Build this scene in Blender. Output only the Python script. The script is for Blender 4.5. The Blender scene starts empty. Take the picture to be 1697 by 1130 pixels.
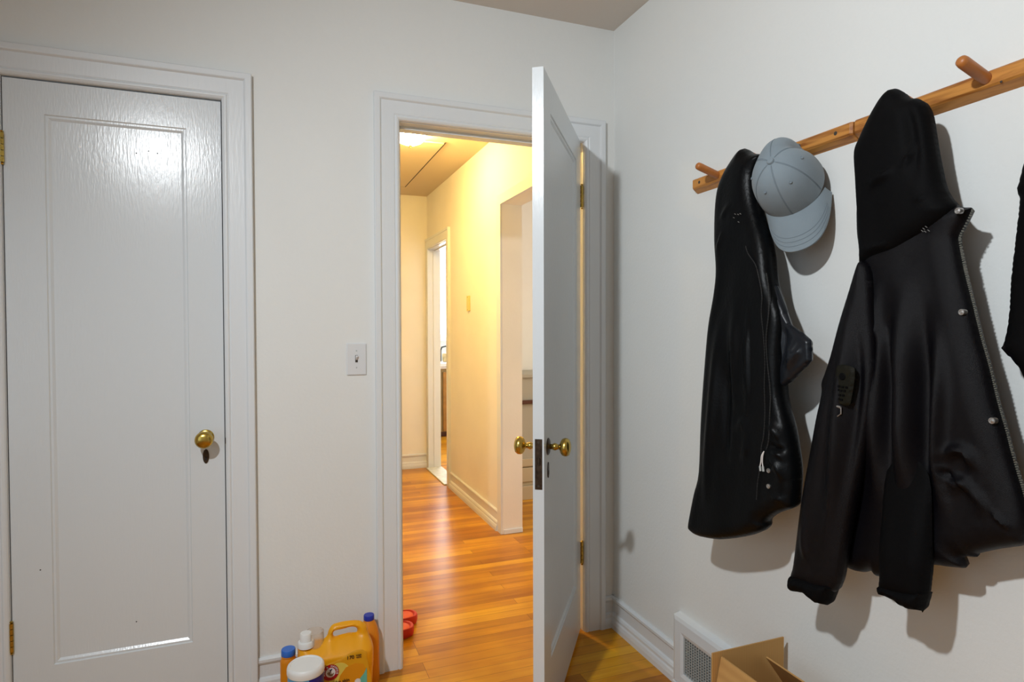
import bpy, math, random
import numpy as np
from mathutils import Vector, Matrix
from mathutils.geometry import delaunay_2d_cdt

# ------------------------------------------------------------ camera, light, exposure
scene = bpy.context.scene
COL = scene.collection
random.seed(7)
rng = np.random.default_rng(7)
YAW, PITCH, ROLL = 0.3645, 0.0209, -0.0026
cam_data = bpy.data.cameras.new('camera')
cam_data.sensor_width = 36.0
cam_data.lens = 36.0 * 1029.4 / 1697.0
cam_data.clip_start = 0.02
cam = bpy.data.objects.new('camera', cam_data)
COL.objects.link(cam)
cam.matrix_world = (Matrix.Translation((-1.3423, -2.3089, 1.273)) @ Matrix.Rotation(-YAW, 4, 'Z')
                    @ Matrix.Rotation(math.pi / 2 - PITCH, 4, 'X') @ Matrix.Rotation(ROLL, 4, 'Z'))
scene.camera = cam
scene.view_settings.view_transform = 'Standard'
scene.view_settings.look = 'None'
scene.view_settings.gamma = 1
scene.view_settings.use_curve_mapping = False
scene.view_settings.exposure = 0.0

world = bpy.data.worlds.new('world')
scene.world = world
world.use_nodes = True
world.node_tree.nodes['Background'].inputs[0].default_value = (0.75, 0.85, 1.0, 1)
world.node_tree.nodes['Background'].inputs[1].default_value = 0.5

def light(name, kind, loc, energy, color, radius=0.05, size=None, target=None):
    d = bpy.data.lights.new(name, kind)
    d.energy = energy
    d.color = color
    if kind == 'AREA':
        d.shape = 'RECTANGLE'
        d.size, d.size_y = size
    else:
        d.shadow_soft_size = radius
    o = bpy.data.objects.new(name, d)
    COL.objects.link(o)
    o.location = loc
    if target is not None:
        o.rotation_euler = (Vector(target) - Vector(loc)).to_track_quat('-Z', 'Y').to_euler()
    return o

# spot lamp placed by the cast shadows (left of and above the camera), soft added fill from the left
key = light('spot_lamp', 'SPOT', (-2.0, -1.97, 2.35), 138.0, (0.91, 0.965, 1.0), 0.040, target=(0.0, -0.95, 0.35))
key.data.spot_size = math.radians(150)
key.data.spot_blend = 1.0
light('left_fill', 'AREA', (-3.05, -2.45, 1.25), 6.5, (0.76, 0.90, 1.0), size=(1.9, 1.5), target=(-0.05, -1.9, 1.3))  # fill light added to brighten the right wall from the unseen left side
# (the hall is lit by its own glowing glass dome) day lit kitchen plus added fills there and right of the hall
light('kitchen_fill', 'POINT', (1.0, 3.9, 2.2), 26.0, (1.0, 0.95, 0.88), 0.1)  # unseen light added so the cabinet fronts are lit
light('kitchen_daylight', 'AREA', (0.9, 5.22, 1.60), 60.0, (0.93, 0.97, 1.0), size=(1.6, 1.0), target=(0.7, 3.0, 0.9))
light('living_fill', 'AREA', (2.4, 0.9, 1.5), 32.0, (1.0, 0.93, 0.82), size=(1.0, 1.2), target=(0.4, 1.4, 1.0))  # unseen source added to brighten the room beyond the wide opening

# ------------------------------------------------------------ materials
def new_mat(name):
    m = bpy.data.materials.new(name)
    m.use_nodes = True
    return m, m.node_tree.nodes, m.node_tree.links, m.node_tree.nodes['Principled BSDF']

def plain(name, col, rough=0.5, metal=0.0, bump=0.0, bscale=200.0, stretch=(1, 1, 1), var=0.0, vscale=5.0, coat=0.0, sheen=0.0, trans=0.0, spec=0.5):
    m, N, L, b = new_mat(name)
    b.inputs['Base Color'].default_value = (*col, 1)
    b.inputs['Roughness'].default_value = rough
    b.inputs['Metallic'].default_value = metal
    b.inputs['Coat Weight'].default_value = coat
    b.inputs['Sheen Weight'].default_value = sheen
    b.inputs['Transmission Weight'].default_value = trans
    b.inputs['Specular IOR Level'].default_value = spec
    tc = N.new('ShaderNodeTexCoord')
    mp = N.new('ShaderNodeMapping')
    mp.inputs['Scale'].default_value = stretch
    L.new(tc.outputs['Object'], mp.inputs['Vector'])
    if bump:
        n = N.new('ShaderNodeTexNoise')
        n.inputs['Scale'].default_value = bscale
        n.inputs['Detail'].default_value = 3
        L.new(mp.outputs[0], n.inputs['Vector'])
        bp = N.new('ShaderNodeBump')
        bp.inputs['Strength'].default_value = bump
        bp.inputs['Distance'].default_value = 0.002
        L.new(n.outputs['Fac'], bp.inputs['Height'])
        L.new(bp.outputs[0], b.inputs['Normal'])
    if var:
        n2 = N.new('ShaderNodeTexNoise')
        n2.inputs['Scale'].default_value = vscale
        n2.inputs['Detail'].default_value = 4
        L.new(mp.outputs[0], n2.inputs['Vector'])
        r = N.new('ShaderNodeValToRGB')
        r.color_ramp.elements[0].position = 0.3
        r.color_ramp.elements[1].position = 0.7
        r.color_ramp.elements[0].color = (*[c * (1 - var) for c in col], 1)
        r.color_ramp.elements[1].color = (*[min(1, c * (1 + var)) for c in col], 1)
        L.new(n2.outputs['Fac'], r.inputs[0])
        L.new(r.outputs[0], b.inputs['Base Color'])
    return m

M = {}
M['wall'] = plain('wall_paint', (0.785, 0.80, 0.785), 0.75, bump=0.35, bscale=90, var=0.015, vscale=2)
M['trim'] = plain('trim_gloss_paint', (0.74, 0.775, 0.80), 0.32, bump=0.25, bscale=35, stretch=(4, 4, 0.5))
M['door'] = plain('door_gloss_paint', (0.70, 0.74, 0.765), 0.22, bump=0.22, bscale=75, stretch=(2.6, 2.6, 0.45))
M['ceiling'] = plain('ceiling_paint', (0.70, 0.64, 0.58), 0.9, bump=0.2, bscale=80)
M['hall_paint'] = plain('hall_wall_paint', (0.84, 0.82, 0.76), 0.6, bump=0.2, bscale=90, var=0.03, vscale=3)
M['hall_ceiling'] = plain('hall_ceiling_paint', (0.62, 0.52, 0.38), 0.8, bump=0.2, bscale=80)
M['brass'] = plain('aged_brass', (0.52, 0.37, 0.09), 0.26, 1.0, var=0.25, vscale=30)
M['brass_dark'] = plain('dark_lacquered_brass', (0.055, 0.035, 0.022), 0.4, 0.6, var=0.5, vscale=60)
M['black'] = plain('black_gap', (0.01, 0.01, 0.01), 0.8)
M['nickel'] = plain('snap_metal', (0.50, 0.49, 0.48), 0.35, 0.9)
M['plastic_white'] = plain('white_plastic', (0.80, 0.80, 0.78), 0.4)
M['switch_plate'] = plain('switch_plate_plastic', (0.72, 0.74, 0.76), 0.35)
M['ivory'] = plain('ivory_plastic', (0.78, 0.62, 0.25), 0.4)
M['cloth_black'] = plain('black_shell_fabric', (0.0030, 0.0027, 0.0040), 0.36, bump=0.5, bscale=900, var=0.25, vscale=300, spec=0.17)
M['cloth_matte'] = plain('black_matte_fabric', (0.0030, 0.0030, 0.0034), 0.6, bump=0.4, bscale=700, spec=0.06)
M['nylon'] = plain('black_nylon', (0.0028, 0.0032, 0.0038), 0.36, bump=0.3, bscale=120, spec=0.12)
M['lining'] = plain('dark_satin_lining', (0.010, 0.012, 0.016), 0.30, bump=0.4, bscale=40, spec=0.25)
M['zipper'] = plain('dark_zipper_teeth', (0.22, 0.22, 0.19), 0.4, 0.6)
M['zipper_dark'] = plain('black_zipper_teeth', (0.07, 0.07, 0.07), 0.4, 0.5)
M['patch'] = plain('olive_rubber_patch', (0.0085, 0.0080, 0.0045), 0.6, bump=0.4, bscale=300, spec=0.15)
M['cap'] = plain('grey_blue_twill', (0.215, 0.265, 0.300), 0.85, bump=0.5, bscale=900, var=0.06, vscale=14, sheen=0.15)
M['cap_seam'] = plain('grey_seam_stitch', (0.180, 0.222, 0.255), 0.9)
M['cap_dark'] = plain('grey_eyelet_hole', (0.01, 0.012, 0.015), 0.9)
M['orange'] = plain('orange_plastic', (0.86, 0.38, 0.003), 0.38, var=0.03)
M['orange2'] = plain('deep_orange_plastic', (0.72, 0.245, 0.006), 0.40, var=0.03)
M['blue_cap'] = plain('royal_blue_plastic', (0.012, 0.035, 0.42), 0.35)
M['light_blue_cap'] = plain('blue_plastic', (0.03, 0.16, 0.62), 0.35)
M['label_gold'] = plain('label_gold', (0.76, 0.35, 0.008), 0.45)
M['label_yellow'] = plain('label_yellow', (0.80, 0.62, 0.10), 0.45)
M['label_orange'] = plain('label_orange', (0.76, 0.29, 0.006), 0.45)
M['label_teal'] = plain('label_teal', (0.14, 0.50, 0.38), 0.45)
M['label_navy'] = plain('label_navy', (0.004, 0.008, 0.22), 0.35)
M['label_sky'] = plain('label_sky', (0.10, 0.36, 0.62), 0.35)
M['logo_red'] = plain('logo_red', (0.42, 0.002, 0.012), 0.45)
M['logo_white'] = plain('logo_white', (0.80, 0.76, 0.74), 0.45)
M['logo_ink'] = plain('logo_ink', (0.02, 0.015, 0.05), 0.45)
M['ink'] = plain('label_ink', (0.05, 0.025, 0.01), 0.45)
M['skin_tone_print'] = plain('logo_print_tan', (0.30, 0.20, 0.12), 0.45)
M['red_foam'] = plain('red_foam', (0.62, 0.03, 0.012), 0.5)
M['orange_foam'] = plain('orange_footbed', (0.80, 0.10, 0.01), 0.55)
M['grille'] = plain('grey_metal_grille', (0.50, 0.53, 0.52), 0.45, 0.2)
M['threshold'] = plain('worn_white_threshold', (0.62, 0.62, 0.54), 0.5, var=0.15, vscale=20)
M['olive_cabinet'] = plain('olive_brown_cabinet', (0.32, 0.23, 0.09), 0.45, var=0.15, vscale=10)
M['wood_cabinet'] = plain('amber_wood_cabinet', (0.36, 0.17, 0.03), 0.4, var=0.25, vscale=12)
M['counter'] = plain('white_counter', (0.80, 0.80, 0.78), 0.3)
M['tile'] = plain('pale_tile', (0.62, 0.68, 0.66), 0.3)
M['pot'] = plain('tan_pot', (0.36, 0.27, 0.12), 0.5, var=0.3, vscale=30)
M['steel_dark'] = plain('dark_steel', (0.05, 0.055, 0.06), 0.3, 0.8)
M['grey_cabinet'] = plain('grey_green_paint', (0.42, 0.40, 0.33), 0.5)
M['tan_cabinet'] = plain('tan_paint', (0.52, 0.44, 0.30), 0.5)
M['dark_wood'] = plain('dark_red_wood', (0.085, 0.025, 0.012), 0.4)
M['scuff'] = plain('dark_scuff', (0.05, 0.04, 0.03), 0.8)

def emit(name, col, s):
    m, N, L, b = new_mat(name)
    b.inputs['Base Color'].default_value = (*col, 1)
    b.inputs['Emission Color'].default_value = (*col, 1)
    b.inputs['Emission Strength'].default_value = s
    return m
M['glass_lamp'] = emit('lit_lamp_glass', (1.0, 0.66, 0.21), 270.0)
M['day_pane'] = emit('daylit_window_pane', (0.96, 0.98, 1.0), 1.0)

def translucent():
    m, N, L, b = new_mat('clear_cup_plastic')
    b.inputs['Base Color'].default_value = (0.95, 0.88, 0.80, 1)
    b.inputs['Roughness'].default_value = 0.25
    b.inputs['Transmission Weight'].default_value = 0.85
    b.inputs['IOR'].default_value = 1.2
    b.inputs['Alpha'].default_value = 0.7
    return m
M['cup'] = translucent()

def oak_floor():
    m, N, L, b = new_mat('oak_strip_floor')
    tc = N.new('ShaderNodeTexCoord')
    br = N.new('ShaderNodeTexBrick')
    br.offset = 0.37; br.offset_frequency = 3
    br.inputs['Scale'].default_value = 1.0
    br.inputs['Brick Width'].default_value = 0.83
    br.inputs['Row Height'].default_value = 0.057
    br.inputs['Mortar Size'].default_value = 0.0007
    br.inputs['Bias'].default_value = 0.0
    br.inputs['Color1'].default_value = (0, 0, 0, 1)
    br.inputs['Color2'].default_value = (1, 1, 1, 1)
    br.inputs['Mortar'].default_value = (0.0, 0.0, 0.0, 1)
    L.new(tc.outputs['Object'], br.inputs['Vector'])
    # grain: noise stretched along the boards, shifted per board
    mp = N.new('ShaderNodeMapping'); mp.inputs['Scale'].default_value = (1.6, 26, 1)
    L.new(tc.outputs['Object'], mp.inputs['Vector'])
    n = N.new('ShaderNodeTexNoise'); n.inputs['Scale'].default_value = 1.6; n.inputs['Detail'].default_value = 6
    n.inputs['Roughness'].default_value = 0.6
    L.new(mp.outputs[0], n.inputs['Vector'])
    ramp = N.new('ShaderNodeValToRGB')
    e = ramp.color_ramp.elements
    e[0].position = 0.0; e[0].color = (0.36, 0.125, 0.005, 1)
    e[1].position = 1.0; e[1].color = (0.80, 0.42, 0.020, 1)
    k = ramp.color_ramp.elements.new(0.5); k.color = (0.64, 0.275, 0.008, 1)
    add = N.new('ShaderNodeMath'); add.operation = 'MULTIPLY_ADD'
    L.new(n.outputs['Fac'], add.inputs[0]); add.inputs[1].default_value = 0.9
    sub = N.new('ShaderNodeMath'); sub.operation = 'MULTIPLY_ADD'
    bw = N.new('ShaderNodeRGBToBW')
    L.new(br.outputs['Color'], bw.inputs[0])
    L.new(bw.outputs[0], sub.inputs[0]); sub.inputs[1].default_value = 0.75; sub.inputs[2].default_value = -0.33
    L.new(sub.outputs[0], add.inputs[2])
    L.new(add.outputs[0], ramp.inputs[0])
    mx = N.new('ShaderNodeMixRGB'); mx.blend_type = 'MULTIPLY'
    L.new(br.outputs['Fac'], mx.inputs[0]); L.new(ramp.outputs[0], mx.inputs[1]); mx.inputs[2].default_value = (0.35, 0.25, 0.2, 1)
    # darker worn areas
    w = N.new('ShaderNodeTexNoise'); w.inputs['Scale'].default_value = 2.3; w.inputs['Detail'].default_value = 3
    L.new(tc.outputs['Object'], w.inputs['Vector'])
    wr = N.new('ShaderNodeValToRGB'); wr.color_ramp.elements[0].position = 0.35; wr.color_ramp.elements[1].position = 0.6
    wr.color_ramp.elements[0].color = (0.72, 0.62, 0.55, 1); wr.color_ramp.elements[1].color = (1, 1, 1, 1)
    L.new(w.outputs['Fac'], wr.inputs[0])
    m2 = N.new('ShaderNodeMixRGB'); m2.blend_type = 'MULTIPLY'; m2.inputs[0].default_value = 1
    L.new(mx.outputs[0], m2.inputs[1]); L.new(wr.outputs[0], m2.inputs[2])
    L.new(m2.outputs[0], b.inputs['Base Color'])
    b.inputs['Roughness'].default_value = 0.28
    b.inputs['Specular IOR Level'].default_value = 0.35
    bp = N.new('ShaderNodeBump'); bp.inputs['Strength'].default_value = 0.25; bp.inputs['Distance'].default_value = 0.001
    L.new(n.outputs['Fac'], bp.inputs['Height']); L.new(bp.outputs[0], b.inputs['Normal'])
    return m
M['floor'] = oak_floor()

def wood_rail():
    m, N, L, b = new_mat('honey_oak')
    tc = N.new('ShaderNodeTexCoord')
    mp = N.new('ShaderNodeMapping'); mp.inputs['Scale'].default_value = (14, 1.3, 14)
    L.new(tc.outputs['Object'], mp.inputs['Vector'])
    n = N.new('ShaderNodeTexNoise'); n.inputs['Scale'].default_value = 5; n.inputs['Detail'].default_value = 5
    n.inputs['Distortion'].default_value = 0.6
    L.new(mp.outputs[0], n.inputs['Vector'])
    r = N.new('ShaderNodeValToRGB')
    r.color_ramp.elements[0].position = 0.36; r.color_ramp.elements[0].color = (0.30, 0.10, 0.018, 1)
    r.color_ramp.elements[1].position = 0.56; r.color_ramp.elements[1].color = (0.60, 0.26, 0.055, 1)
    L.new(n.outputs['Fac'], r.inputs[0]); L.new(r.outputs[0], b.inputs['Base Color'])
    b.inputs['Roughness'].default_value = 0.42
    return m
M['rail'] = wood_rail()
M['peg'] = plain('honey_peg', (0.44, 0.155, 0.035), 0.42, var=0.2, vscale=20)

def cardboard():
    m, N, L, b = new_mat('brown_cardboard')
    tc = N.new('ShaderNodeTexCoord')
    w = N.new('ShaderNodeTexWave'); w.inputs['Scale'].default_value = 55; w.inputs['Distortion'].default_value = 0.4
    w.bands_direction = 'X'
    L.new(tc.outputs['Object'], w.inputs['Vector'])
    r = N.new('ShaderNodeValToRGB')
    r.color_ramp.elements[0].color = (0.50, 0.27, 0.085, 1); r.color_ramp.elements[1].color = (0.57, 0.32, 0.105, 1)
    L.new(w.outputs['Fac'], r.inputs[0]); L.new(r.outputs[0], b.inputs['Base Color'])
    b.inputs['Roughness'].default_value = 0.8
    return m
M['card'] = cardboard()

# ------------------------------------------------------------ builders
class MB:
    def __init__(self):
        self.v = []; self.f = []; self.mi = []
    def add(self, vs, fs, mi=0):
        o = len(self.v)
        self.v += [tuple(map(float, p)) for p in vs]
        self.f += [tuple(i + o for i in f) for f in fs]
        self.mi += [mi] * len(fs)
        return self
    def box(self, x0, x1, y0, y1, z0, z1, mi=0, T=None):
        vs = [(x, y, z) for x in (x0, x1) for y in (y0, y1) for z in (z0, z1)]
        if T: vs = [T(p) for p in vs]
        return self.add(vs, [(0, 1, 3, 2), (4, 6, 7, 5), (0, 4, 5, 1), (2, 3, 7, 6), (0, 2, 6, 4), (1, 5, 7, 3)], mi)
    def tube(self, pts, r, n=10, mi=0, caps=True):
        pts = [Vector(p) for p in pts]
        rs = r if isinstance(r, (list, tuple)) else [r] * len(pts)
        rings = []
        up = None
        for i, p in enumerate(pts):
            d = (pts[min(i + 1, len(pts) - 1)] - pts[max(i - 1, 0)]).normalized()
            if up is None:
                up = Vector((0, 0, 1)) if abs(d.z) < 0.9 else Vector((1, 0, 0))
            a = (up - d * up.dot(d)).normalized(); up = a
            b = d.cross(a)
            rings.append([p + (a * math.cos(t) + b * math.sin(t)) * rs[i] for t in [2 * math.pi * k / n for k in range(n)]])
        vs = [v for r_ in rings for v in r_]
        fs = []
        for i in range(len(rings) - 1):
            for k in range(n):
                k2 = (k + 1) % n
                fs.append((i * n + k, i * n + k2, (i + 1) * n + k2, (i + 1) * n + k))
        if caps:
            fs.append(tuple(range(n - 1, -1, -1)))
            fs.append(tuple((len(rings) - 1) * n + k for k in range(n)))
        return self.add(vs, fs, mi)
    def lathe(self, prof, org=(0, 0, 0), axis=(0, 0, 1), n=28, sy=1.0, mi=0):
        ax = Vector(axis).normalized()
        a = ax.orthogonal().normalized() if abs(ax.z) < 0.99 else Vector((1, 0, 0))
        b = ax.cross(a)
        O = Vector(org)
        vs = []; fs = []
        for r, h in prof:
            for k in range(n):
                t = 2 * math.pi * k / n
                vs.append(O + ax * h + (a * math.cos(t) + b * math.sin(t) * sy) * max(r, 1e-5))
        for i in range(len(prof) - 1):
            for k in range(n):
                k2 = (k + 1) % n
                fs.append((i * n + k, i * n + k2, (i + 1) * n + k2, (i + 1) * n + k))
        fs.append(tuple(range(n - 1, -1, -1)))
        fs.append(tuple((len(prof) - 1) * n + k for k in range(n)))
        return self.add(vs, fs, mi)
    def build(self, name, mats, parent=None, smooth=False, bevel=0, wn=False):
        me = bpy.data.meshes.new(name)
        me.from_pydata(self.v, [], self.f)
        me.validate()
        if not isinstance(mats, (list, tuple)): mats = [mats]
        for m in mats: me.materials.append(m)
        for p, mi in zip(me.polygons, self.mi): p.material_index = mi
        import bmesh
        bm = bmesh.new(); bm.from_mesh(me)
        bmesh.ops.recalc_face_normals(bm, faces=bm.faces)
        bm.to_mesh(me); bm.free()
        if smooth:
            for p in me.polygons: p.use_smooth = True
        o = bpy.data.objects.new(name, me)
        COL.objects.link(o)
        if parent is not None:
            o.parent = parent
            o.matrix_parent_inverse = Matrix.Translation(-parent.location) if parent.type == 'EMPTY' and parent.parent is None else Matrix.Identity(4)
        if bevel:
            md = o.modifiers.new('bevel', 'BEVEL'); md.width = bevel; md.segments = 2; md.limit_method = 'ANGLE'; md.angle_limit = 0.7
        if smooth:
            md = o.modifiers.new('edge', 'EDGE_SPLIT'); md.split_angle = 0.75
        return o

def tag(o, label=None, cat=None, group=None, kind=None):
    if label: o['label'] = label
    if cat: o['category'] = cat
    if group: o['group'] = group
    if kind: o['kind'] = kind
    return o

def thing(name, loc, label, cat, group=None):
    o = bpy.data.objects.new(name, None)
    COL.objects.link(o)
    o.location = loc
    o.empty_display_size = 0.05
    return tag(o, label, cat, group)

def catmull(pts, n=6, closed=True):
    P = [np.array(p, float) for p in pts]
    out = []
    m = len(P)
    rngi = range(m) if closed else range(m - 1)
    for i in rngi:
        if closed: a, b, c, d = P[i - 1], P[i], P[(i + 1) % m], P[(i + 2) % m]
        else: a, b, c, d = P[max(i - 1, 0)], P[i], P[i + 1], P[min(i + 2, m - 1)]
        for k in range(n):
            t = k / n
            out.append(0.5 * ((2 * b) + (-a + c) * t + (2 * a - 5 * b + 4 * c - d) * t * t + (-a + 3 * b - 3 * c + d) * t ** 3))
    if not closed: out.append(P[-1])
    return out

def resample(pts, step, closed=True):
    P = [np.array(p, float) for p in pts]
    if closed: P = P + [P[0]]
    out = []
    for a, b in zip(P[:-1], P[1:]):
        L = np.linalg.norm(b - a)
        k = max(1, int(round(L / step)))
        for i in range(k): out.append(a + (b - a) * i / k)
    if not closed: out.append(P[-1])
    return out

def dist_poly(Q, poly, closed=True):
    P = np.array(poly)
    A = P if closed else P[:-1]
    B = np.roll(P, -1, 0) if closed else P[1:]
    d = np.full(len(Q), 1e9)
    for a, b in zip(A, B):
        ab = b - a; L = ab @ ab + 1e-18
        t = np.clip(((Q - a) @ ab) / L, 0, 1)
        d = np.minimum(d, np.linalg.norm(Q - (a + t[:, None] * ab), axis=1))
    return d

def inside(Q, poly):
    P = np.array(poly); res = np.zeros(len(Q), bool)
    x, y = Q[:, 0], Q[:, 1]
    j = len(P) - 1
    for i in range(len(P)):
        xi, yi = P[i]; xj, yj = P[j]
        c = ((yi > y) != (yj > y)) & (x < (xj - xi) * (y - yi) / (yj - yi + 1e-15) + xi)
        res ^= c
        j = i
    return res

def smooth_noise(Q, scale, seed):
    r = np.random.default_rng(seed)
    s = np.zeros(len(Q))
    for k in range(14):
        a = r.uniform(0, 2 * math.pi); f = scale * r.uniform(0.5, 1.6); ph = r.uniform(0, 6.28)
        s += np.sin(Q[:, 0] * math.cos(a) * f + Q[:, 1] * math.sin(a) * f * 0.45 + ph)
    return s / 14 ** 0.5

def inflate(name, outline, T, w, mapf, mat, parent, folds=(), back=None, step=0.008, holes=(), smooth_outline=True, noise=0.0, nscale=40, seed=1, Tfun=None, tilt=None):
    """closed, softly stuffed solid whose rim is the outline; mapf(u, v, depth) -> xyz, depth>0 = towards the viewer side"""
    ol = catmull(outline, 4) if smooth_outline else outline
    ol = resample(ol, step)
    hs = [resample(catmull(h, 5), step * 0.7) for h in holes]
    loops = [ol] + hs
    V = []; E = []
    for lp in loops:
        o = len(V)
        V += [tuple(p) for p in lp]
        E += [(o + i, o + (i + 1) % len(lp)) for i in range(len(lp))]
    A = np.array(ol); mn = A.min(0); mx = A.max(0)
    gx = np.arange(mn[0], mx[0], step); gy = np.arange(mn[1], mx[1], step * 0.87)
    G = np.array([(x + (0.5 * step if j % 2 else 0), y) for j, y in enumerate(gy) for x in gx])
    ok = inside(G, ol)
    d = dist_poly(G, ol)
    for h in hs:
        ok &= ~inside(G, h); d = np.minimum(d, dist_poly(G, h))
    G = G[ok & (d > step * 0.45)]
    V += [tuple(p) for p in G]
    v2, e2, f2, _, _, _ = delaunay_2d_cdt([Vector(p) for p in V], E, [], 0, 1e-7)
    Q = np.array([(p.x, p.y) for p in v2])
    F = np.array([tuple(f) for f in f2 if len(f) == 3])
    cen = Q[F].mean(1)
    keep = inside(cen, ol)
    for h in hs: keep &= ~inside(cen, h)
    F = F[keep]
    D = dist_poly(Q, ol)
    for h in hs: D = np.minimum(D, dist_poly(Q, h))
    D[D < 1e-5] = 0
    def prof(D, w):
        t = np.clip(D / w, 0, 1)
        return np.sqrt(np.maximum(0, 1 - (1 - t) ** 2))
    Tv = T * np.ones(len(Q)) if Tfun is None else np.array([Tfun(u, v) for u, v in Q])
    pr_ = prof(D, w)
    front = Tv * pr_
    edge = np.clip(D / 0.025, 0, 1)
    for poly, amp, wd in folds:
        cpl = np.array(catmull(poly, 5, False))
        dd = dist_poly(Q, cpl, False)
        ends = np.minimum(np.linalg.norm(Q - cpl[0], axis=1), np.linalg.norm(Q - cpl[-1], axis=1))
        Lf = np.linalg.norm(np.diff(cpl, axis=0), axis=1).sum()
        tp = np.clip(ends / (Lf * .42), 0, 1); tp = tp * tp * (3 - 2 * tp)
        front = front + amp * 1.15 * np.exp(-(dd / wd) ** 2) * edge * tp
    if noise: front = front + noise * smooth_noise(Q, nscale, seed) * edge
    bk = (back if back is not None else T)
    backd = -(bk if Tfun is None else Tv) * pr_
    off = np.zeros(len(Q)) if tilt is None else np.array([tilt(u, v) for u, v in Q])
    fv = [mapf(u, v, dpt) for (u, v), dpt in zip(Q, front + off)]
    bidx = {}
    vs = list(fv)
    for i in range(len(Q)):
        if D[i] > 0:
            bidx[i] = len(vs); vs.append(mapf(Q[i][0], Q[i][1], backd[i] + off[i]))
        else: bidx[i] = i
    fs = [tuple(int(i) for i in f) for f in F]
    fs += [tuple(bidx[int(i)] for i in f[::-1]) for f in F]
    mb = MB(); mb.add(vs, fs)
    return mb.build(name, mat, parent, smooth=True)

# ------------------------------------------------------------ structure
HR = 2.5185            # room ceiling
HH = 2.47              # hall ceiling
WX0, WY0 = -3.1, -3.85 # far sides of the room
def struct(name, mb, mat, **k):
    return tag(mb.build(name, mat, None, **k), kind='structure')

struct('floor', MB().box(WX0 - .1, 3.2, WY0 - .1, 5.6, -0.05, 0.0), M['floor'])
struct('ceiling', MB().box(WX0, 0.0, WY0, 0.0, HR, HR + 0.05), M['ceiling'])
DL, DR, DT = -2.107, -1.502, 2.039      # closet doorway
OL, OR_, OT = -0.906, -0.143, 2.038     # hall doorway
b = MB()
b.box(WX0, DL - .004, 0, .12, 0, HR); b.box(DL - .004, DR + .004, 0, .12, DT + .004, HR)
b.box(DR + .004, OL - .006, 0, .12, 0, HR)
b.box(OL - .006, OR_ + .006, 0, .12, OT + .006, HR); b.box(OR_ + .006, .12, 0, .12, 0, HR)
struct('wall_back', b, M['wall'])
struct('wall_right', MB().box(0, .12, WY0, 0, 0, HR), M['wall'])
struct('wall_left', MB().box(WX0 - .1, WX0, WY0, -3.45, 0, HR).box(WX0 - .1, WX0, -1.45, .12, 0, HR).box(WX0 - .1, WX0, -3.45, -1.45, 0, .65).box(WX0 - .1, WX0, -3.45, -1.45, 2.25, HR), M['wall'])
b = MB()
b.box(WX0, .12, WY0 - .1, WY0, 0, HR)
struct('wall_front', b, M['wall'])
# closet interior behind the closed door
b = MB(); b.box(DL - .2, DR + .2, .75, .8, 0, HR); b.box(DL - .25, DL - .2, .12, .8, 0, HR); b.box(DR + .2, DR + .25, .12, .8, 0, HR)
b.box(DL - .25, DR + .25, .12, .8, HR, HR + .04)
struct('wall_closet', b, M['wall'])
# hall
HX = -0.04
b = MB()
b.box(HX, HX + .13, .12, .42, 0, HH)                   # behind the hinge side
b.box(HX, HX + .13, .42, 1.27, 2.03, HH)               # header of the wide opening
b.box(HX, HX + .13, 1.27, 2.56, 0, HH)
b.box(HX, HX + .105, 2.56, 3.215, 1.985, HH)            # over kitchen doorway
b.box(HX, HX + .105, 3.215, 3.39, 0, HH)
struct('wall_hall_right', b, M['hall_paint'])
struct('wall_hall_end', MB().box(-1.12, HX, 3.27, 3.39, 0, HH), M['hall_paint'])
struct('wall_hall_left', MB().box(-1.14, -1.02, .12, 3.39, 0, HH), M['hall_paint'])
struct('ceiling_hall', MB().box(-1.14, HX + .13, .12, 3.39, HH, HH + .05), M['hall_ceiling'])
# hall face of the back wall stays wall_back; kitchen
b = MB()
b.box(.09, .58, 5.3, 5.4, 0, 2.47); b.box(1.5, 3.1, 5.3, 5.4, 0, 2.47)
b.box(.58, 1.5, 5.3, 5.4, 0, 1.14); b.box(.58, 1.5, 5.3, 5.4, 2.30, 2.47)
struct('wall_kitchen_far', b, M['hall_paint'])
b = MB(); b.box(-.04, .065, 3.39, 5.4, 0, 2.47)
struct('wall_kitchen_left', b, M['hall_paint'])
struct('wall_kitchen_right', MB().box(3.0, 3.1, 0, 5.4, 0, 2.47), M['hall_paint'])
struct('ceiling_kitchen', MB().box(.09, 3.1, 2.5, 5.4, 2.47, 2.52), M['ceiling'])
struct('wall_living_far', MB().box(.09, 3.0, 2.42, 2.54, 0, 2.47), M['hall_paint'])
struct('wall_living_near', MB().box(.12, 3.0, .0, .12, 0, 2.47), M['hall_paint'])
struct('ceiling_living', MB().box(.09, 3.1, .12, 2.5, 2.47, 2.52), M['ceiling'])

# mitred casings
CAS = [(0, 0), (0, .008), (.003, .013), (.009, .017), (.013, .017), (.018, .013), (.022, .0155), (.068, .0155), (.070, .018), (.073, .022), (.076, .023), (.091, .023), (.094, .020), (.094, 0)]
def casing(name, xl, xr, zt, F, prof=CAS, mat='trim'):
    vs = []; fs = []
    for w, t in prof:
        vs += [F(xl - w, 0, t), F(xl - w, zt + w, t), F(xr + w, zt + w, t), F(xr + w, 0, t)]
    for i in range(len(prof) - 1):
        for k in range(3):
            a = i * 4 + k
            fs.append((a, a + 1, a + 5, a + 4))
    o = struct(name, MB().add(vs, fs), M[mat])
    return o
casing('trim_1', DL, DR, DT, lambda u, z, t: (u, -t, z))
casing('trim_2', OL, OR_, OT, lambda u, z, t: (u, -t, z))
casing('trim_3', 2.56, 3.205, 1.985, lambda u, z, t: (HX - t, u, z), [(0, 0), (0, .012), (.012, .016), (.07, .016), (.074, .022), (.09, .022), (.09, 0)])
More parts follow.
